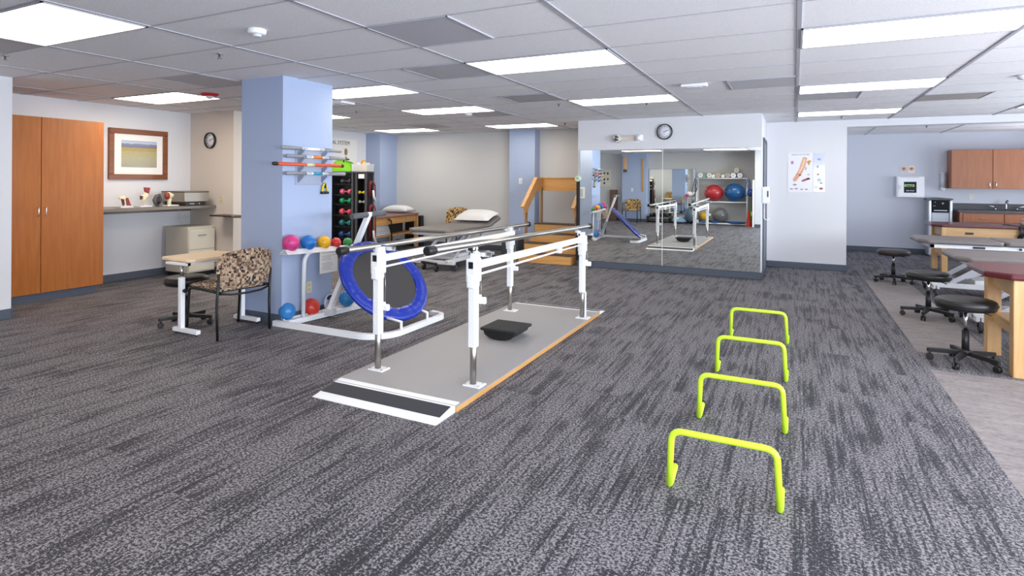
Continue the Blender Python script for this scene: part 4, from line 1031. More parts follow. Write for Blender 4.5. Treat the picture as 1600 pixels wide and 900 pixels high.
pillow('pillow', 'white pillow on the brown wooden table by the blue corner', P1, .62, .42, .13, M_PILLOW)
t = thing('towel_stack', 'stack of folded white towels on the wooden table shelf', 'towels', tuple(W3(.45, .3, .34)))
for k in range(6):
    f = MB(); dx = rnd.uniform(-.01, .01); z = .342+k*.036
    f.box(.10+dx, .80+dx-.02*k, .10, .55, z, z+.034, .015)
    for v in f.bm.verts: v.co = T0 @ v.co
    obj('folded_towel', f, M_TOWEL, t)
f = MB(); f.box(.86, 1.55, .25, .62, .342, .56, .01)
for v in f.bm.verts: v.co = T0 @ v.co
tag(obj('storage_box', f, M_BLACK), 'black box on the shelf of the brown wooden table', 'box')
f = MB(); f.tube(rounded([(.52, -.005, .67), (.62, -.012, .62), (.63, -.015, .12)], .03), .022, 8, flat=(.3, 1))
for v in f.bm.verts: v.co = T0 @ v.co
tag(obj('table_strap', f, M_BLACK), 'black strap hanging over the front of the brown wooden table', 'strap')
f = MB(); f.box(1.90, 2.0, -.02, .40, .0, .66, .02)
for v in f.bm.verts: v.co = T0 @ v.co
tag(obj('foam_bolster', f, mat('1b1b1e', .6)), 'black upright bolster standing at the far end of the wooden table', 'bolster')

# ================================================================== HI-LO TREATMENT TABLES
def caster(f, x, y, r=.055):
    f.tube([(x-.016, y, r), (x-.012, y, r), (x+.012, y, r), (x+.016, y, r)], [r*.8, r, r, r*.8], 18)
    f.tube([(x-.02, y, r), (x-.022, y, r+.05), (x+.022, y, r+.05), (x+.02, y, r)], .007, 8)
    f.cyl((x, y, r+.05), (x, y, r+.09), .012, 8)
def hilo(t, L, W, z, pad_m, secs, raise_=0):
    """local: X 0..L long axis, Y 0..W; secs = list of (x0, x1)"""
    for i, (a, b) in enumerate(secs):
        f = MB(); c = .10 if i == 0 else .03; c2 = .10 if i == len(secs)-1 else .03
        f.prism([(a+c, 0, z-.055), (b-c2, 0, z-.055), (b, c2, z-.055), (b, W-c2, z-.055), (b-c2, W, z-.055), (a+c, W, z-.055), (a, W-c, z-.055), (a, c, z-.055)], (0, 0, .055), .02)
        if raise_ and i == len(secs)-1:
            Q = Matrix.Translation((a, 0, z-.03)) @ Matrix.Rotation(-raise_, 4, 'Y') @ Matrix.Translation((-a, 0, -z+.03))
            f.bm.transform(Q)
        obj('pad', f, pad_m, t)
    f = MB(); f.box(.12, L-.25, .05, .10, z-.105, z-.058, .004); f.box(.12, L-.25, W-.10, W-.05, z-.105, z-.058, .004); f.box(.12, .17, .05, W-.05, z-.105, z-.058, .004); f.box(L-.3, L-.25, .05, W-.05, z-.105, z-.058, .004); fr = obj('top_frame', f, M_WHITE, t)
    f = MB(); f.box(.55, .67, .04, .052, z-.095, z-.07, .004, 1); f.cyl((1.0, .05, z-.08), (1.0, .035, z-.08), .014, 12); obj('release_lever', f, M_BLACK, fr)
    f = MB()
    for y in (.14, W-.14):
        f.bar((.35, y, .17), (.95, y, z-.12), .03, .05); f.bar((.95, y, .17), (1.45, y, z-.12), .03, .05)
    f.bar((.36, .14, .18), (.36, W-.14, .18), .04, .04); f.bar((1.0, .14, z-.13), (1.0, W-.14, z-.13), .04, .04); f.bar((.55, W/2, .22), (1.2, W/2, z-.2), .05, .05); obj('lift_linkage', f, mat('c4c6cc', .35, .2), t)
    f = MB(); f.box(.15, L-.3, .12, .18, .11, .17, .006); f.box(.15, L-.3, W-.18, W-.12, .11, .17, .006); f.box(.15, .22, .02, W-.02, .10, .155, .006); f.box(L-.4, L-.33, .02, W-.02, .10, .155, .006); f.box(.6, 1.1, .18, W-.18, .12, .22, .01); bs = obj('base_frame', f, mat('d3d4d8', .35), t)
    for x, y in ((.185, .03), (.185, W-.03), (L-.365, .03), (L-.365, W-.03)):
        f = MB(); caster(f, x, y); obj('caster', f, mat('303238', .5), bs)
ct = thing('treatment_table', 'grey padded adjustable treatment table with a pillow, mid room by the grey wall', 'treatment table', (0, 0, 0))
hilo(ct, 1.98, .82, .66, mat('6d6866', .45), [(0, 1.42), (1.43, 1.98)], R(14))
place(ct, (-4.69, 7.68, 0), R(92))
T1 = WM[ct.name]
P2 = T1 @ Matrix.Translation((1.68, .40, .735)) @ Matrix.Rotation(-R(14), 4, 'Y') @ Matrix.Rotation(R(90), 4, 'Z')
pillow('pillow', 'white pillow on the raised head of the grey mid room table', P2, .70, .48, .12, M_PILLOW)
f = MB(); caster(f, -5.25, 7.80, .05); caster(f, -5.52, 7.9, .05); caster(f, -4.95, 7.70, .05); f.bar((-5.52, 7.9, .12), (-4.95, 7.70, .12), .04, .03); obj('foot_bar', f, M_BLACK, ct)

t2 = thing('treatment_table', 'grey padded treatment table directly behind the maroon topped one', 'treatment table', (0, 0, 0), 'grey treatment tables on the right')
hilo(t2, 1.9, .80, .72, M_GVINYL, [(0, 1.28), (1.29, 1.9)])
place(t2, (1.40, 7.08, 0), 0)
t3 = thing('treatment_table', 'grey padded treatment table with split top, farther back before the far wooden one', 'treatment table', (0, 0, 0), 'grey treatment tables on the right')
hilo(t3, 1.9, .80, .72, M_GVINYL, [(0, .85), (.86, 1.9)])
place(t3, (1.40, 9.05, 0), 0)
t = thing('exam_table', 'near wooden table with shiny maroon top at the right edge', 'table', (0, 0, 0))
wood_table(t, 1.95, .78, .765, M_MAROON, lw=.095, shelf=.36, cut=.13, topth=.05, apron=.14, in_=.19, wm_=M_PINER)
place(t, (1.29, 5.56, 0), 0)
t = thing('exam_table', 'far wooden table with maroon top in front of the sink counter', 'table', (0, 0, 0))
wood_table(t, 1.95, .85, .785, M_MAROON, lw=.08, shelf=.36, cut=.12, topth=.04, apron=.15, in_=.16, wm_=M_PINER)
f = MB(); f.box(.42, .52, .045, .056, .64, .67); obj('drawer_slot', f, M_BLACK, t)
f = MB(); f.tube([(1.0, .5, .79), (1.05, .2, .79), (1.08, -.008, .785), (1.09, -.012, .70), (1.05, -.012, .60)], .035, 8, flat=(1, .15)); obj('strap', f, M_BLACK, t)
place(t, (1.93, 11.35, 0), 0)

# ================================================================== STEPS
st = thing('training_stairs', 'wooden training staircase with slanted handrails beside the mirror wall', 'steps', (-3.85, 10.0, 0))
sx0, sx1 = -4.33, -3.36
ys_ = [9.40, 9.64, 9.88, 10.12]
for k, y in enumerate(ys_):
    z0, z1 = k*.158, (k+1)*.158; ye = ys_[k+1] if k < 3 else 10.44
    f = MB(); f.box(sx0, sx1, y, 10.44, z0+.0, z1-.014); obj('riser', f, M_PINEX, st)
    f = MB(); f.box(sx0-.01, sx1+.01, y-.015, ye+.005, z1-.014, z1, .003, 1); obj('tread', f, mat('4a3f3a', .7), st)
def railside(x, th):
    f = MB()
    f.prism([(x, 9.62, .80), (x, 9.62, 1.02), (x, 10.14, 1.47), (x, 10.46, 1.47), (x, 10.46, 1.24), (x, 10.16, 1.24), (x, 9.78, .93), (x, 9.70, .80)], (th, 0, 0)); r = obj('side_panel', f, M_PINEY, st)
    f = MB(); f.bar((x+th/2, 9.52, .955), (x+th/2, 10.14, 1.488), .07, .022, bev=.004); f.bar((x+th/2, 10.13, 1.485), (x+th/2, 10.47, 1.485), .07, .022, bev=.004); obj('handrail', f, M_PINEY, st)
    f = MB(); f.box(x-.0, x+th, 9.67, 9.72, .158 if True else 0, .85); f.box(x, x+th, 10.4, 10.45, .6, 1.3); obj('rail_post', f, wood('8a6238', 'a4763f', 'Z', 2, .45, 'dark_post'), st)
railside(sx0-.005, .03); railside(sx1-.025, .03)
f = MB(); f.box(sx0-.005, sx1+.005, 10.45, 10.475, 1.24, 1.475); obj('back_panel', f, M_PINEX, st)
f = MB(); f.box(sx0-.005, sx1+.005, 10.435, 10.49, 1.475, 1.497, .003, 1); obj('back_handrail', f, M_PINEX, st)
outlet(-4.80, 10.499, 1.42, '-Y', 'white light switch on the blue back column', True, 'e6e8ee')
t = thing('waste_bin', 'dark grey bin with a white mark at the foot of the blue back column', 'bin', (-4.86, 10.33, 0))
f = MB(); f.box(-5.05, -4.70, 10.16, 10.46, 0, .38, .02); obj('bin_body', f, mat('555a63', .5), t)
f = MB(); f.tube([(-4.88+math.cos(a)*.03, 10.155, .22+math.sin(a)*.04) for a in [PI*.5+PI*1.6*k/12 for k in range(13)]], .006, 6); obj('white_mark', f, M_WPLAS, t)
f = MB(); f.box(-4.84, -4.75, 10.153, 10.16, .19, .23); obj('black_mark', f, M_BLACK, t)

# ================================================================== MIRROR WALL
for x0, x1, lab in ((-3.20, -1.8505, 'left half of the large frameless wall mirror'), (-1.8415, -.440, 'right half of the large frameless wall mirror')):
    t = thing('wall_mirror', lab, 'mirror', ((x0+x1)/2, 9.41, .105), 'the two large wall mirror panes')
    f = MB(); f.box(x0, x1, MY+.002, 9.428, .105, 1.94); obj('backing', f, mat('cfd8d8', .4), t)
    f = MB(); f.box(x0, x1, MY-.004, MY+.002, .105, 1.94); obj('glass', f, M_MIRROR, t)
f = MB(); f.box(-1.850, -1.842, MY-.005, 9.428, .105, 1.94); obj('edge_strip', f, M_WHITE, t)
t = thing('door_pad', 'narrow black upright strip with a white green cap between steps and mirror', 'post', (-3.235, 9.39, .1))
f = MB(); f.box(-3.262, -3.208, 9.385, 9.428, .1, 1.42, .006); obj('strip', f, M_BLACK, t)
f = MB(); f.cyl((-3.235, 9.36, 1.47), (-3.235, 9.428, 1.47), .045, 18); obj('round_cap', f, mat('dfe6da', .5), t)
f = MB(); f.cyl((-3.235, 9.352, 1.475), (-3.235, 9.36, 1.475), .026, 14); obj('green_disc', f, mat('9fce8a', .5), t)
el = thing('emergency_light', 'white emergency light with two swivel lamps above the mirror', 'emergency light', (-2.38, 9.40, 2.05))
f = MB(); f.box(-2.52, -2.28, 9.37, 9.429, 2.07, 2.165, .012); obj('housing', f, mat('d8d0c8', .45), el)
f = MB(); f.box(-2.55, -2.22, 9.38, 9.429, 2.052, 2.075, .006); obj('mount', f, M_WPLAS, el)
for x, sg, mm in ((-2.565, -1, mat('d9d6d2', .3)), (-2.21, 1, M_WPLAS)):
    f = MB(); f.box(x-.055, x+.055, 9.32, 9.41, 2.07, 2.175, .014, M=Matrix.Rotation(-sg*.35, 3, 'Z') @ Matrix.Rotation(sg*-.0 if sg > 0 else -.45, 3, 'Y')); lp = obj('lamp_head', f, mm, el)
    f = MB(); f.lathe([(.038, 0), (.043, -.012), (.001, -.012)], (0, 0, 0), 'Y', 16)
    for v in f.bm.verts: v.co += Vector((x+sg*.0, 9.320, 2.12))
    obj('lens', f, mat('9a9690', .15, .9) if sg < 0 else mat('f4f6fa', .15), lp)

# dispenser by the door
t = thing('sanitizer_dispenser', 'white wall dispenser at the corner beside the mirror', 'dispenser', (-.37, 9.6, 1.1))
f = MB(); f.box(-.428, -.33, 9.50, 9.64, 1.11, 1.36, .02); obj('housing', f, M_WPLAS, t)
f = MB(); f.tube(rounded([(-.40, 9.57, 1.11), (-.40, 9.54, .88), (-.34, 9.54, .865), (-.33, 9.56, .90)], .03), .006, 8); obj('drip_arm', f, M_WPLAS, t)
f = MB(); f.box(-.36, -.34, 9.495, 9.50, 1.21, 1.30); obj('level_window', f, M_DGREY, t)

# anatomy posters on the right wall
t = thing('anatomy_poster', 'white anatomy poster with a tan arm and shoulder drawing', 'poster', (.08, 10.99, 1.27))
f = MB(); f.box(-.103, .268, 10.994, 10.999, 1.265, 1.92); obj('sheet', f, mat('e4e3ea', .35), t)
Mx = fmx((.082, 10.9935, 1.59), '-Y')
text_mesh('MUSCLES OF THE ARM', .026, Mx @ Matrix.Translation((0, .30, .0)), M_INK, 'title', t)
arm = [(.04,.26),(.10,.25),(.075,.12),(.03,.0),(-.02,-.08),(-.06,-.14),(-.10,-.15),(-.11,-.11),(-.07,-.04),(-.02,.06),(.01,.16)]
obj('arm_drawing', flat(arm, Mx), mat('dba483', .6), t)
obj('arm_highlight', flat([(.05,.24),(.075,.22),(.04,.08),(-.02,-.02),(-.03,0),(.02,.12)], Mx, .0018), mat('ecc7aa', .6), t)
k_ = 0
for cx, cy, rx, ry, hx in ((-.12,.17,.022,.03,'b98ab0'),(.125,.18,.035,.022,'d09a55'),(.125,.145,.015,.02,'d8a860'),(.08,.07,.012,.03,'aab0b8'),(.07,-.12,.06,.018,'a8525c'),(.12,-.10,.025,.016,'7c4a50'),(-.08,-.20,.03,.014,'8f8f98'),(-.13,-.27,.025,.01,'8a8a90'),(-.06,-.265,.028,.010,'8a8a90'),(.02,-.275,.02,.010,'9a8a70'),(.09,-.275,.02,.010,'9a8a70'),(0,-.04,.02,.012,'b0b0b6'),(.12,-.03,.018,.012,'b0b0b6')):
    obj('figure', flat(blob(cx, cy, rx, ry, rot=.4 if rx > .03 else 0), Mx), mat(hx, .6), t)
t = thing('anatomy_poster', 'narrow glossy bluish poster right of the arm poster', 'poster', (.355, 10.99, 1.27))
f = MB(); f.box(.272, .437, 10.992, 10.999, 1.275, 1.915); obj('sheet', f, mat('c3c7e0', .12, coat=.5), t)
Mx = fmx((.355, 10.9915, 1.59), '-Y')
for cx, cy, rx, ry, hx in ((.0,.22,.03,.02,'9fa6d0'),(-.02,.1,.015,.02,'8f94b8'),(-.015,-.03,.02,.018,'b8a080'),(.0,-.12,.03,.03,'a8c4d8'),(.03,-.17,.018,.012,'9a6a7a'),(.03,-.26,.03,.02,'a0525a'),(-.04,-.24,.02,.012,'a9aec4')):
    obj('figure', flat(blob(cx, cy, rx, ry), Mx), mat(hx, .4), t)

# ================================================================== FAR BAY
ae = thing('defibrillator_cabinet', 'white wall cabinet with a window showing a defibrillator', 'wall cabinet', (2.07, 14.4, 1.14))
f = MB(); f.box(1.845, 2.31, 14.36, 14.498, 1.14, 1.565, .008); obj('box', f, M_WPLAS, ae)
f = MB()
for b in ((1.87, 2.235, 1.165, 1.235), (1.87, 2.235, 1.455, 1.535), (1.87, 1.965, 1.235, 1.455), (2.175, 2.235, 1.235, 1.455)): f.box(b[0], b[1], 14.345, 14.36, b[2], b[3])
dd = obj('door', f, M_WPLAS, ae)
f = MB(); f.box(1.965, 2.175, 14.352, 14.358, 1.235, 1.455); pn = obj('window_view', f, mat('1c2530', .6, spec=.2), ae)
f = MB(); f.box(1.975, 2.14, 14.348, 14.352, 1.355, 1.405); obj('green_band', f, mat('8fc06a', .4), pn)
f = MB(); f.prism([(2.0,14.345,1.395),(2.03,14.345,1.375),(2.05,14.345,1.39),(2.08,14.345,1.37),(2.115,14.345,1.398),(2.11,14.345,1.362),(2.01,14.345,1.365)], (0, .003, 0)); obj('black_mark', f, M_BLACK, pn)
text_mesh('PHILIPS', .03, fmx((2.07, 14.35, 1.27), '-Y'), M_WPLAS, 'lettering', pn) if False else text_mesh('AED PLUS', .032, fmx((2.07, 14.35, 1.275), '-Y'), M_WPLAS, 'lettering', pn)
f = MB(); f.cyl((1.895, 14.346, 1.37), (1.895, 14.335, 1.37), .015, 12); f.box(1.888, 1.902, 14.33, 14.338, 1.30, 1.37); obj('latch', f, mat('c9ccd4', .3), dd)
text_mesh('AUTOMATED EXTERNAL DEFIBRILLATOR', .017, fmx((2.06, 14.343, 1.545), '-Y'), mat('8a8fa0', .5), 'lettering', ae)
for x0, x1, hx, lab in ((1.915, 2.045, 'cfc4bb', 'small grey sign with a red heart, left of the pair above the white cabinet'), (2.055, 2.165, 'ecd6c4', 'small cream sign with a red heart, right of the pair above the white cabinet')):
    t = thing('heart_sign', lab, 'sign', ((x0+x1)/2, 14.495, 1.63), 'two heart signs')
    f = MB(); f.box(x0, x1, 14.492, 14.499, 1.64, 1.785); obj('plate', f, mat(hx, .4), t)
    Mx = fmx(((x0+x1)/2, 14.4915, 1.72), '-Y')
    f = flat(blob(0, 0, .038, .038, 20), Mx); obj('ring', f, mat('a8442e', .5), t)
    obj('ring_field', flat(blob(0, 0, .030, .030, 20), Mx, .0015), mat(hx, .5), t)
    obj('heart', flat([(0, -.024), (.024, .004), (.018, .018), (.008, .018), (0, .008), (-.008, .018), (-.018, .018), (-.024, .004)], Mx, .002), mat('6e2a20', .5), t)
# cup dispenser
t = thing('cup_dispenser', 'clear tube cup dispenser between white cabinet and wood cabinets', 'dispenser', (2.62, 14.45, 1.28))
f = MB(); f.cyl((2.62, 14.44, 1.34), (2.62, 14.44, 1.63), .042, 18); f.box(2.60, 2.64, 14.47, 14.499, 1.36, 1.62); obj('tube', f, mat('d3d6de', .25), t)
f = MB(); f.cyl((2.62, 14.44, 1.63), (2.62, 14.44, 1.645), .05, 18); f.cyl((2.62, 14.44, 1.29), (2.62, 14.44, 1.345), .038, 18, .05); obj('cap', f, M_WPLAS, t)
# upper cabinets
uc = thing('upper_cabinet', 'cherry wood wall cabinets above the sink counter', 'cabinet', (3.3, 14.3, 1.33))
f = MB(); f.box(2.69, 4.59, 14.14, 14.498, 1.33, 2.075); obj('body', f, M_CAB2, uc)
for i, (a, b) in enumerate(((2.69, 3.315), (3.32, 3.945), (3.95, 4.59))):
    f = MB(); f.box(a+.002, b-.002, 14.12, 14.14, 1.332, 2.073, .002, 1); dd = obj('door', f, M_CAB2, uc)
    hx_ = b-.045 if i == 0 else a+.045
    f = MB(); f.tube(rounded([(hx_, 14.12, 1.36), (hx_, 14.095, 1.365), (hx_, 14.095, 1.45), (hx_, 14.12, 1.455)], .015, 3), .006, 8); obj('handle', f, M_CHROME, dd)
bc = thing('base_cabinet', 'cherry wood sink cabinet along the far wall', 'cabinet', (3.6, 14.2, 0))
f = MB(); f.box(2.79, 4.59, 13.95, 14.49, .1, .88); obj('body', f, M_CAB2, bc)
f = MB(); f.box(2.82, 4.59, 13.99, 14.49, 0, .1); obj('plinth', f, M_BASE, bc)
for a, b in ((2.84, 3.42), (3.45, 4.0), (4.03, 4.58)):
    f = MB(); f.box(a, b, 13.935, 13.95, .70, .86, .002, 1); dd = obj('drawer', f, M_CAB2, bc)
    f = MB(); f.tube(rounded([((a+b)/2-.05, 13.935, .78), ((a+b)/2-.045, 13.915, .78), ((a+b)/2+.045, 13.915, .78), ((a+b)/2+.05, 13.935, .78)], .012, 3), .005, 8); obj('handle', f, M_CHROME, dd)
    f = MB(); f.box(a, b, 13.935, 13.95, .12, .68, .002, 1); obj('door', f, M_CAB2, bc)
co = thing('worktop', 'dark grey laminate counter with backsplash and sink', 'worktop', (3.6, 14.2, .88))
f = MB(); f.box(2.76, 4.59, 13.90, 14.495, .881, .92, .004, 1); obj('slab', f, mat('57555b', .55, var=.5, bscale=70), co)
f = MB(); f.box(2.76, 4.59, 14.478, 14.498, .92, 1.04, .003, 1); obj('backsplash', f, mat('57555b', .55, var=.5, bscale=70), co)
ta = thing('faucet', 'chrome gooseneck faucet with lever handles at the far sink', 'faucet', (3.60, 14.36, .92))
f = MB(); f.tube([(3.58, 14.38, .92)] + [(3.58, 14.38, .92+.13*k/4) for k in range(1, 5)] + [(3.58, 14.38-.05*(1-math.cos(a)), 1.05+.06*math.sin(a)) for a in [PI*k/8 for k in range(1, 9)]], .014, 12); obj('spout', f, M_CHROME, ta)
for x, s_ in ((3.42, -1), (3.74, 1)):
    f = MB(); f.cyl((x, 14.38, .92), (x, 14.38, .965), .02, 14); f.tube([(x, 14.38, .965), (x+s_*.03, 14.37, .985), (x+s_*.1, 14.35, 1.0)], [.01, .01, .016], 10); obj('lever', f, M_CHROME, ta)
outlet(2.95+.12, 14.499, 1.16, '-Y', 'beige outlet plate above the far counter', hx='d9d5c2')
# water cooler
wcx = thing('water_dispenser', 'silver and black bottleless water dispenser left of the sink cabinet', 'water dispenser', (2.5, 14.25, 0))
f = MB(); f.box(2.33, 2.70, 14.10, 14.46, 0, 1.12, .03); obj('body', f, mat('a9acb4', .35, .3), wcx)
f = MB(); f.box(2.325, 2.375, 14.06, 14.12, .03, 1.10, .015); f.box(2.655, 2.705, 14.06, 14.12, .03, 1.10, .015); obj('side_trim', f, mat('c9ccd2', .3, .3), wcx)
f = MB(); f.box(2.38, 2.65, 14.06, 14.11, .86, 1.10, .008); cp_ = obj('control_panel', f, mat('0e1118', .6, spec=.2), wcx)
f = MB(); f.prism([(2.31, 14.05, 1.11), (2.72, 14.05, 1.11), (2.70, 14.05, 1.135), (2.515, 14.05, 1.15), (2.33, 14.05, 1.135)], (0, .42, 0)); obj('top_cover', f, mat('24272e', .35), wcx)
f = MB(); f.box(2.41, 2.62, 14.055, 14.061, .895, .908); obj('light_strip', f, mat('d9dce4', .4), cp_)
f = MB(); f.cyl((2.43, 14.058, 1.06), (2.43, 14.05, 1.06), .008, 10); f.cyl((2.55, 14.058, 1.04), (2.55, 14.05, 1.04), .016, 12); f.box(2.40, 2.44, 14.056, 14.061, .985, .993); obj('button', f, mat('9aa0ac', .4), cp_)
f = MB(); f.box(2.385, 2.645, 14.08, 14.10, .60, .86); obj('spout_bay', f, mat('b9c0cc', .3), wcx)
f = MB(); f.box(2.38, 2.65, 14.07, 14.10, .05, .58, .005); obj('lower_door', f, mat('1a1c22', .4), wcx)
# tub on counter table right
t = thing('storage_tub', 'white plastic tub with cloths on the far wooden table at the right edge', 'tub', (3.45, 11.85, .786))
f = MB(); f.lathe([(.001, .786), (.17, .786), (.20, .86), (.21, .862), (.205, .868), (.19, .862), (.165, .80), (.001, .80)], (3.40, 11.85, 0), n=28); obj('tub_body', f, M_WPLAS, t)
f = MB(); f.ball((3.17, 11.85, .815), .05, .6, sx=1.3); f.ball((3.14, 11.78, .81), .04, .7); obj('cloth', f, mat('8f7f78', .8), t)

# ================================================================== REAR SIDE (seen in the mirror)
YR = -2.05
sh = thing('ball_shelf', 'white tube shelf rack holding exercise balls, seen in the mirror', 'shelf', (-2.16, -2.18, 0))
for x in (-2.95, -1.38):
    for y in (-2.0, -2.36):
        f = MB(); f.cyl((x, y, 0), (x, y, 1.56), .022, 12); obj('upright', f, M_WHITE, sh)
for z in (.04, .76, 1.55):
    f = MB()
    for y in (-2.0, -2.36): f.cyl((-2.95, y, z), (-1.38, y, z), .022, 12)
    for x in (-2.95, -2.4, -1.9, -1.38): f.cyl((x, -2.0, z), (x, -2.36, z), .012, 8)
    obj('shelf_frame', f, M_WHITE, sh)
def gymball(x, y, z, r, hx, label, sz=1.0):
    f = MB(); f.ball((x, y, z), r, sz, n=36, m=22)
    t = thing('exercise_ball', label, 'exercise ball', (x, y, z-r*sz), 'exercise balls on the rear shelf')
    obj('shell', f, mat(hx, .25, coat=.3), t)
    f = MB(); f.cyl((x-r*.75, y+r*.55, z+.02), (x-r*.80, y+r*.60, z+.02), .012, 10); obj('plug', f, mat('d9dade', .4), t)
gymball(-2.42, -2.13, 1.058, .31, 'b02c33', 'large red exercise ball on the shelf, seen in the mirror', .9)
gymball(-1.76, -2.12, 1.088, .325, '1c5b96', 'large blue exercise ball on the shelf, seen in the mirror', .92)
gymball(-1.26, -1.98, 1.08, .125, '22468f', 'smaller blue exercise ball hung at the shelf end, seen in the mirror')
gymball(-2.72, -2.17, .26, .16, 'c9a016', 'small yellow exercise ball on the low shelf, seen in the mirror')
gymball(-2.22, -2.17, .32, .25, '6d6e70', 'silver grey exercise ball on the low shelf, seen in the mirror')
for x, lab in ((-2.75, 'blue balance disc under the yellow ball'), (-2.37, 'blue balance disc beside the silver ball'), (-1.72, 'wide blue balance disc at the right of the low shelf')):
    r = .27 if x > -2 else .17
    t = thing('balance_disc', lab, 'balance disc', (x, -2.17, .055), 'blue balance discs')
    f = MB(); f.lathe([(.001, .056), (r*.95, .056), (r, .075), (r*.96, .095), (r*.5, .115), (.001, .12)], (x, -2.12 if r < .2 else -2.17, 0), n=30); obj('disc', f, mat('1f4f94', .4), t)
    f = MB(); f.tube([(x+math.cos(2*PI*k/28)*r*.7, (-2.12 if r < .2 else -2.17)+math.sin(2*PI*k/28)*r*.7, .108) for k in range(28)], .006, 6, closed=True); obj('ridge', f, mat('2a62b0', .4), t)
rolls = [(-2.83,1.655,'dfe3e4','white'),(-2.70,1.635,'6fae9c','teal'),(-2.55,1.65,'d9dad4','white and black striped'),(-2.42,1.625,'f0f0ee','short white'),(-2.27,1.655,'b9b19a','tan'),(-2.12,1.625,'efefef','plain white'),(-1.97,1.65,'b5ad9b','beige'),(-1.80,1.655,'eef0f0','wide white'),(-1.60,1.655,'e6e8e8','rightmost white'),(-1.70,1.825,'c4bdb4','grey beige')]
for x, z, hx, nm in rolls:
    r = .083 if nm not in ('short white', 'plain white', 'teal') else .055
    t = thing('foam_roller', '%s foam roller %s on the top shelf, seen in the mirror' % (nm, 'stacked highest' if z > 1.7 else 'lying'), 'foam roller', (x, -2.18, z-r), 'foam rollers on the rear shelf')
    z = 1.568 + r if z < 1.7 else z-.01
    f = MB(); f.tube([(x, -2.40, z), (x, -2.39, z), (x, -1.97, z), (x, -1.96, z)], [r*.95, r, r, r*.95], 22); obj('foam', f, mat(hx, .8), t)
    f = MB(); f.cyl((x, -1.962, z), (x, -1.958, z), r*.22, 14); obj('core_hole', f, mat('8d8f8c', .8), t)
for x, hx, lab in ((-3.0, '3a1c2c', 'dark purple exercise bands looped at the left of the ball shelf, seen in the mirror'), (-1.36, '2450a8', 'blue exercise band looped at the right of the ball shelf, seen in the mirror')):
    t = thing('exercise_band', lab, 'exercise band', (x, -1.95, 1.0))
    f = MB(); f.tube(rounded([(x, -1.96, 1.55), (x-.10, -1.93, 1.1), (x-.04, -1.93, .95), (x+.06, -1.93, 1.15), (x+.02, -1.96, 1.5)], .08), .010, 8); obj('loop', f, mat(hx, .6), t)
    f = MB(); f.tube(rounded([(x+.05, -1.96, 1.53), (x+.10, -1.94, 1.25), (x+.02, -1.94, 1.05), (x+.0, -1.95, 1.35)], .06), .009, 8); obj('inner_loop', f, mat(hx, .5), t)
t = thing('exercise_mat', 'green rolled mat leaning right of the ball shelf, seen in the mirror', 'mat', (-1.2, -2.2, 0))
f = MB(); f.tube([(-1.30, -2.05, .0), (-1.17, -2.3, 1.15)], .05, 14); obj('roll', f, mat('4f9a2c', .6), t)
t = thing('training_cone', 'tall red cone standing right of the ball shelf, seen in the mirror', 'cone', (-1.27, -1.85, 0))
f = MB(); f.lathe([(.001, 0), (.10, .0), (.10, .012), (.065, .02), (.02, .50), (.001, .50)], (-1.31, -1.75, 0), n=22); obj('cone_body', f, mat('c9281f', .4), t)
t = thing('board_panel', 'white boards leaning in the rear corner, seen in the mirror', 'board', (-1.19, -1.5, 0))
f = MB(); f.box(-1.19, -1.13, -1.85, -1.45, 0, 1.5, .004, 1); obj('board', f, M_WHITE, t)
f = MB(); f.tube(rounded([(-1.205, -1.55, 1.1), (-1.21, -1.52, .9), (-1.205, -1.52, .45)], .04), .012, 8); obj('cord_loop', f, M_BLACK, t)
f = MB(); f.box(-1.235, -1.19, -1.58, -1.50, .36, .48, .01); obj('yellow_handle', f, mat('d8b81c', .5), t)
# rear wall mirror
t = thing('wall_mirror', 'smaller mirror on the rear wall beside the blue pilaster, seen in the big mirror', 'mirror', (-3.85, -2.44, .12))
f = MB(); f.box(-4.66, -3.05, -2.449, -2.436, .12, 1.88); obj('backing', f, mat('8a9096', .4), t)
f = MB(); f.box(-4.65, -3.06, -2.436, -2.431, .13, 1.87); obj('glass', f, M_MIRROR, t)
# pilaster items
t = thing('finger_ladder', 'wooden finger ladder strip on the blue rear pilaster, seen in the mirror', 'finger ladder', (-4.80, -2.14, 1.05))
f = MB(); f.box(-4.835, -4.775, -2.164, -2.145, 1.06, 2.26); obj('backboard', f, M_PINE, t)
f = MB()
for k in range(22): f.box(-4.83, -4.78, -2.145, -2.12, 1.09+k*.053, 1.105+k*.053)
obj('rung', f, M_PINEX, t)
t = thing('wall_pulley', 'wooden wall bracket with black end high on the blue rear pilaster, seen in the mirror', 'bracket', (-5.42, -2.1, 1.75))
f = MB(); f.prism([(-5.50, -2.164, 2.32), (-5.38, -2.164, 2.32), (-5.34, -2.0, 1.86), (-5.44, -2.0, 1.86)], (0, .05, 0), .004); obj('arm', f, mat('dcae84', .5), t)
f = MB(); f.box(-5.45, -5.33, -2.02, -1.93, 1.76, 1.86, .01); obj('end_block', f, mat('5a4a40', .5), t)
f = MB(); f.tube([(-5.52, -2.15, 2.3), (-5.52, -2.12, 1.8)], .006, 6); obj('cord', f, mat('c9cbd0', .5), t)
outlet(-5.18, -2.164, 1.13, '+Y', 'white switch plate on the blue rear pilaster, seen in the mirror', True, 'e6e8ee')
t = thing('wood_board', 'dark brown wooden board standing against the rear wall, seen in the mirror', 'board', (-5.92, -2.3, 0))
f = MB(); f.box(-6.03, -5.78, -2.42, -2.26, 0, 1.12, .006, 1); obj('board', f, wood('5a4032', '75553f', 'Z', 2, .5, 'brown_board'), t)
f = MB(); f.box(-6.03, -5.78, -2.26, -2.255, .5, .52); obj('seam', f, M_INK, t)
t = thing('exercise_poster', 'cream exercise chart on the rear grey wall, seen in the mirror', 'poster', (-6.3, -2.44, 1.25))
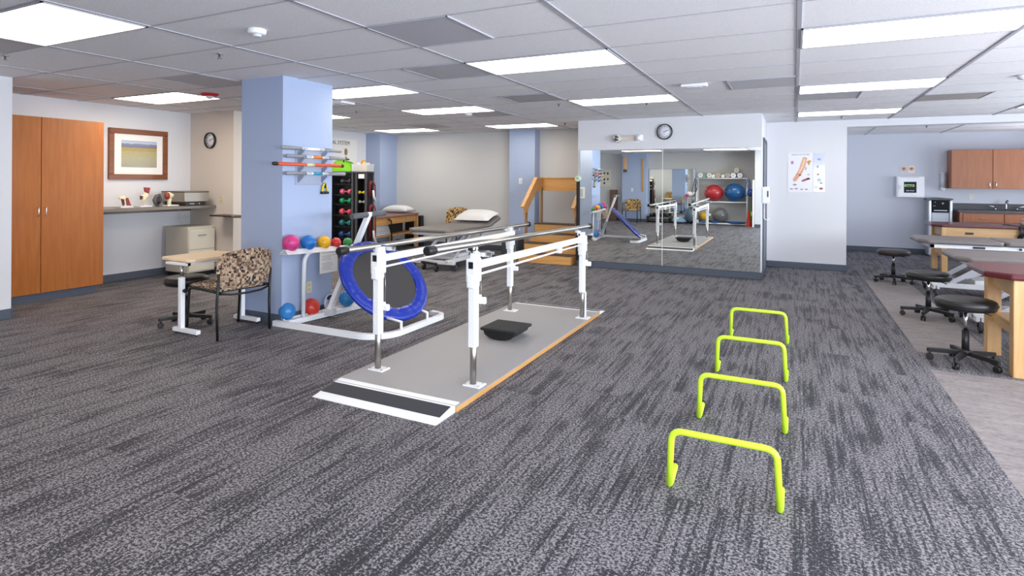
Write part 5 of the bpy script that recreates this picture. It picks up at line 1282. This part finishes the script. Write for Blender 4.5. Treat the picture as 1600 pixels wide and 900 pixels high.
f = MB(); f.box(-6.55, -6.03, -2.449, -2.444, 1.25, 1.86); obj('sheet', f, mat('dcd8c6', .6), t)
for j, (x, z) in enumerate(((-6.42, 1.72), (-6.29, 1.72), (-6.16, 1.72), (-6.42, 1.50), (-6.29, 1.50), (-6.16, 1.50), (-6.29, 1.36))):
    Mx = fmx((x, -2.4435, z), '+Y'); obj('figure', flat([(-.04, .04), (.04, .04), (.02, -.03), (-.02, -.03)] if j % 2 else blob(0, 0, .035, .045), Mx), mat('3a3a3c', .6), t)
# floor items under the rear mirror
drk = thing('dumbbell_stand', 'low black dumbbell stand under the rear mirror', 'rack', (-4.2, -2.2, 0))
f = MB(); f.box(-4.62, -3.85, -2.30, -2.05, .02, .06); f.box(-4.62, -4.59, -2.3, -2.05, 0, .22); f.box(-3.88, -3.85, -2.3, -2.05, 0, .22); f.box(-4.62, -3.85, -2.25, -2.12, .18, .21); obj('stand_frame', f, M_BLACK, drk)
for k in range(4):
    x = -4.5+k*.18
    t = thing('dumbbell', 'black dumbbell %s on the low rear stand, seen in the mirror' % ['first', 'second', 'third', 'last'][k], 'dumbbell', (x, -2.18, .21), 'black dumbbells under the rear mirror')
    f = MB(); f.cyl((x, -2.28, .26), (x, -2.06, .26), .015, 10); obj('grip', f, M_STEEL, t)
    for y in (-2.27, -2.08):
        f = MB(); f.tube([(x, y-.035, .26), (x, y-.025, .26), (x, y+.025, .26), (x, y+.035, .26)], [.035, .05, .05, .035], 8); obj('head', f, M_BLACK, t)
t = thing('balance_dome', 'pale blue balance dome on the floor under the rear mirror', 'balance trainer', (-3.55, -2.15, 0))
f = MB(); f.lathe([(.001, .0), (.27, .0), (.28, .02), (.28, .05), (.27, .06)], (-3.54, -2.12, 0), n=30); obj('platform', f, M_BLACK, t)
f = MB(); f.lathe([(.26, .055), (.245, .10), (.2, .15), (.12, .19), (.001, .21)], (-3.54, -2.12, 0), n=30); obj('dome', f, mat('6f95b4', .4), t)
t = thing('balance_dome', 'dark balance dome standing on its edge left of the ball shelf, seen in the mirror', 'balance trainer', (-3.15, -2.0, 0))
f = MB(); f.lathe([(.001, 0), (.28, 0), (.28, .05), (.001, .05)], (0, 0, 0), 'Y', 30)
Q = Matrix.Translation((-3.16, -2.2, .285)) @ Matrix.Rotation(R(55), 4, 'Z')
f.bm.transform(Q); obj('platform', f, M_BLACK, t)
f = MB(); f.lathe([(.26, .05), (.25, .09), (.2, .14), (.12, .18), (.001, .2)], (0, 0, 0), 'Y', 30); f.bm.transform(Q); obj('dome', f, mat('5b6f80', .4), t)

# ================================================================== LIGHT
def area(name, loc, rot, sx, sy, power, col):
    l = bpy.data.lights.new(name, 'AREA'); l.shape = 'RECTANGLE'; l.size = sx; l.size_y = sy; l.energy = power; l.color = col
    o = bpy.data.objects.new(name, l); o.location = loc; o.rotation_euler = rot; COL.objects.link(o); return o
for i, (a, b) in enumerate(wins):
    area('window_uplight', (4.85, (a+b)/2, 1.45), Euler((0, R(90+TILT), 0)), 1.5, b-a, PW[i], (.86, .92, 1.0))  # area lights outside the right openings, tilted up to brighten the ceiling
area('window_uplight', (1.9, -1.75, 1.35), Euler((R(90+TILT), 0, 0)), 5.0, 1.7, PR, (.86, .92, 1.0))  # added light behind the camera, aimed upward through the added rear window
W = bpy.data.worlds.new('daylight'); SC.world = W; W.use_nodes = True
bg = W.node_tree.nodes['Background']; bg.inputs['Color'].default_value = (.72, .84, 1, 1); bg.inputs['Strength'].default_value = 1.6

# ================================================================== CAMERA
cam = bpy.data.cameras.new('camera'); co_ = bpy.data.objects.new('camera', cam); COL.objects.link(co_)
cam.sensor_width = 36; cam.sensor_fit = 'HORIZONTAL'; cam.lens = 914.37/1600*36
cam.shift_x = (800-770.0)/1600; cam.shift_y = -(450-282.36)/1600
ya, ro = -.47628, .0062782
fwd = Vector((math.sin(ya), math.cos(ya), 0)); rt = Vector((math.cos(ya), -math.sin(ya), 0)); up = rt.cross(fwd)
r2 = rt*math.cos(ro) + up*math.sin(ro); u2 = -rt*math.sin(ro) + up*math.cos(ro)
Mc = Matrix(((r2.x, u2.x, -fwd.x, 0), (r2.y, u2.y, -fwd.y, 0), (r2.z, u2.z, -fwd.z, H), (0, 0, 0, 1)))
co_.matrix_world = Mc
cam.clip_start = .05
SC.camera = co_
SC.view_settings.view_transform = 'Standard'; SC.view_settings.look = 'None'; SC.view_settings.gamma = 1; SC.view_settings.exposure = .22
SC.view_settings.use_curve_mapping = False
SC.cycles.max_bounces = 10; SC.cycles.diffuse_bounces = 5; SC.cycles.glossy_bounces = 6
SC.cycles.use_denoising = True
SC.cycles.sample_clamp_indirect = 6
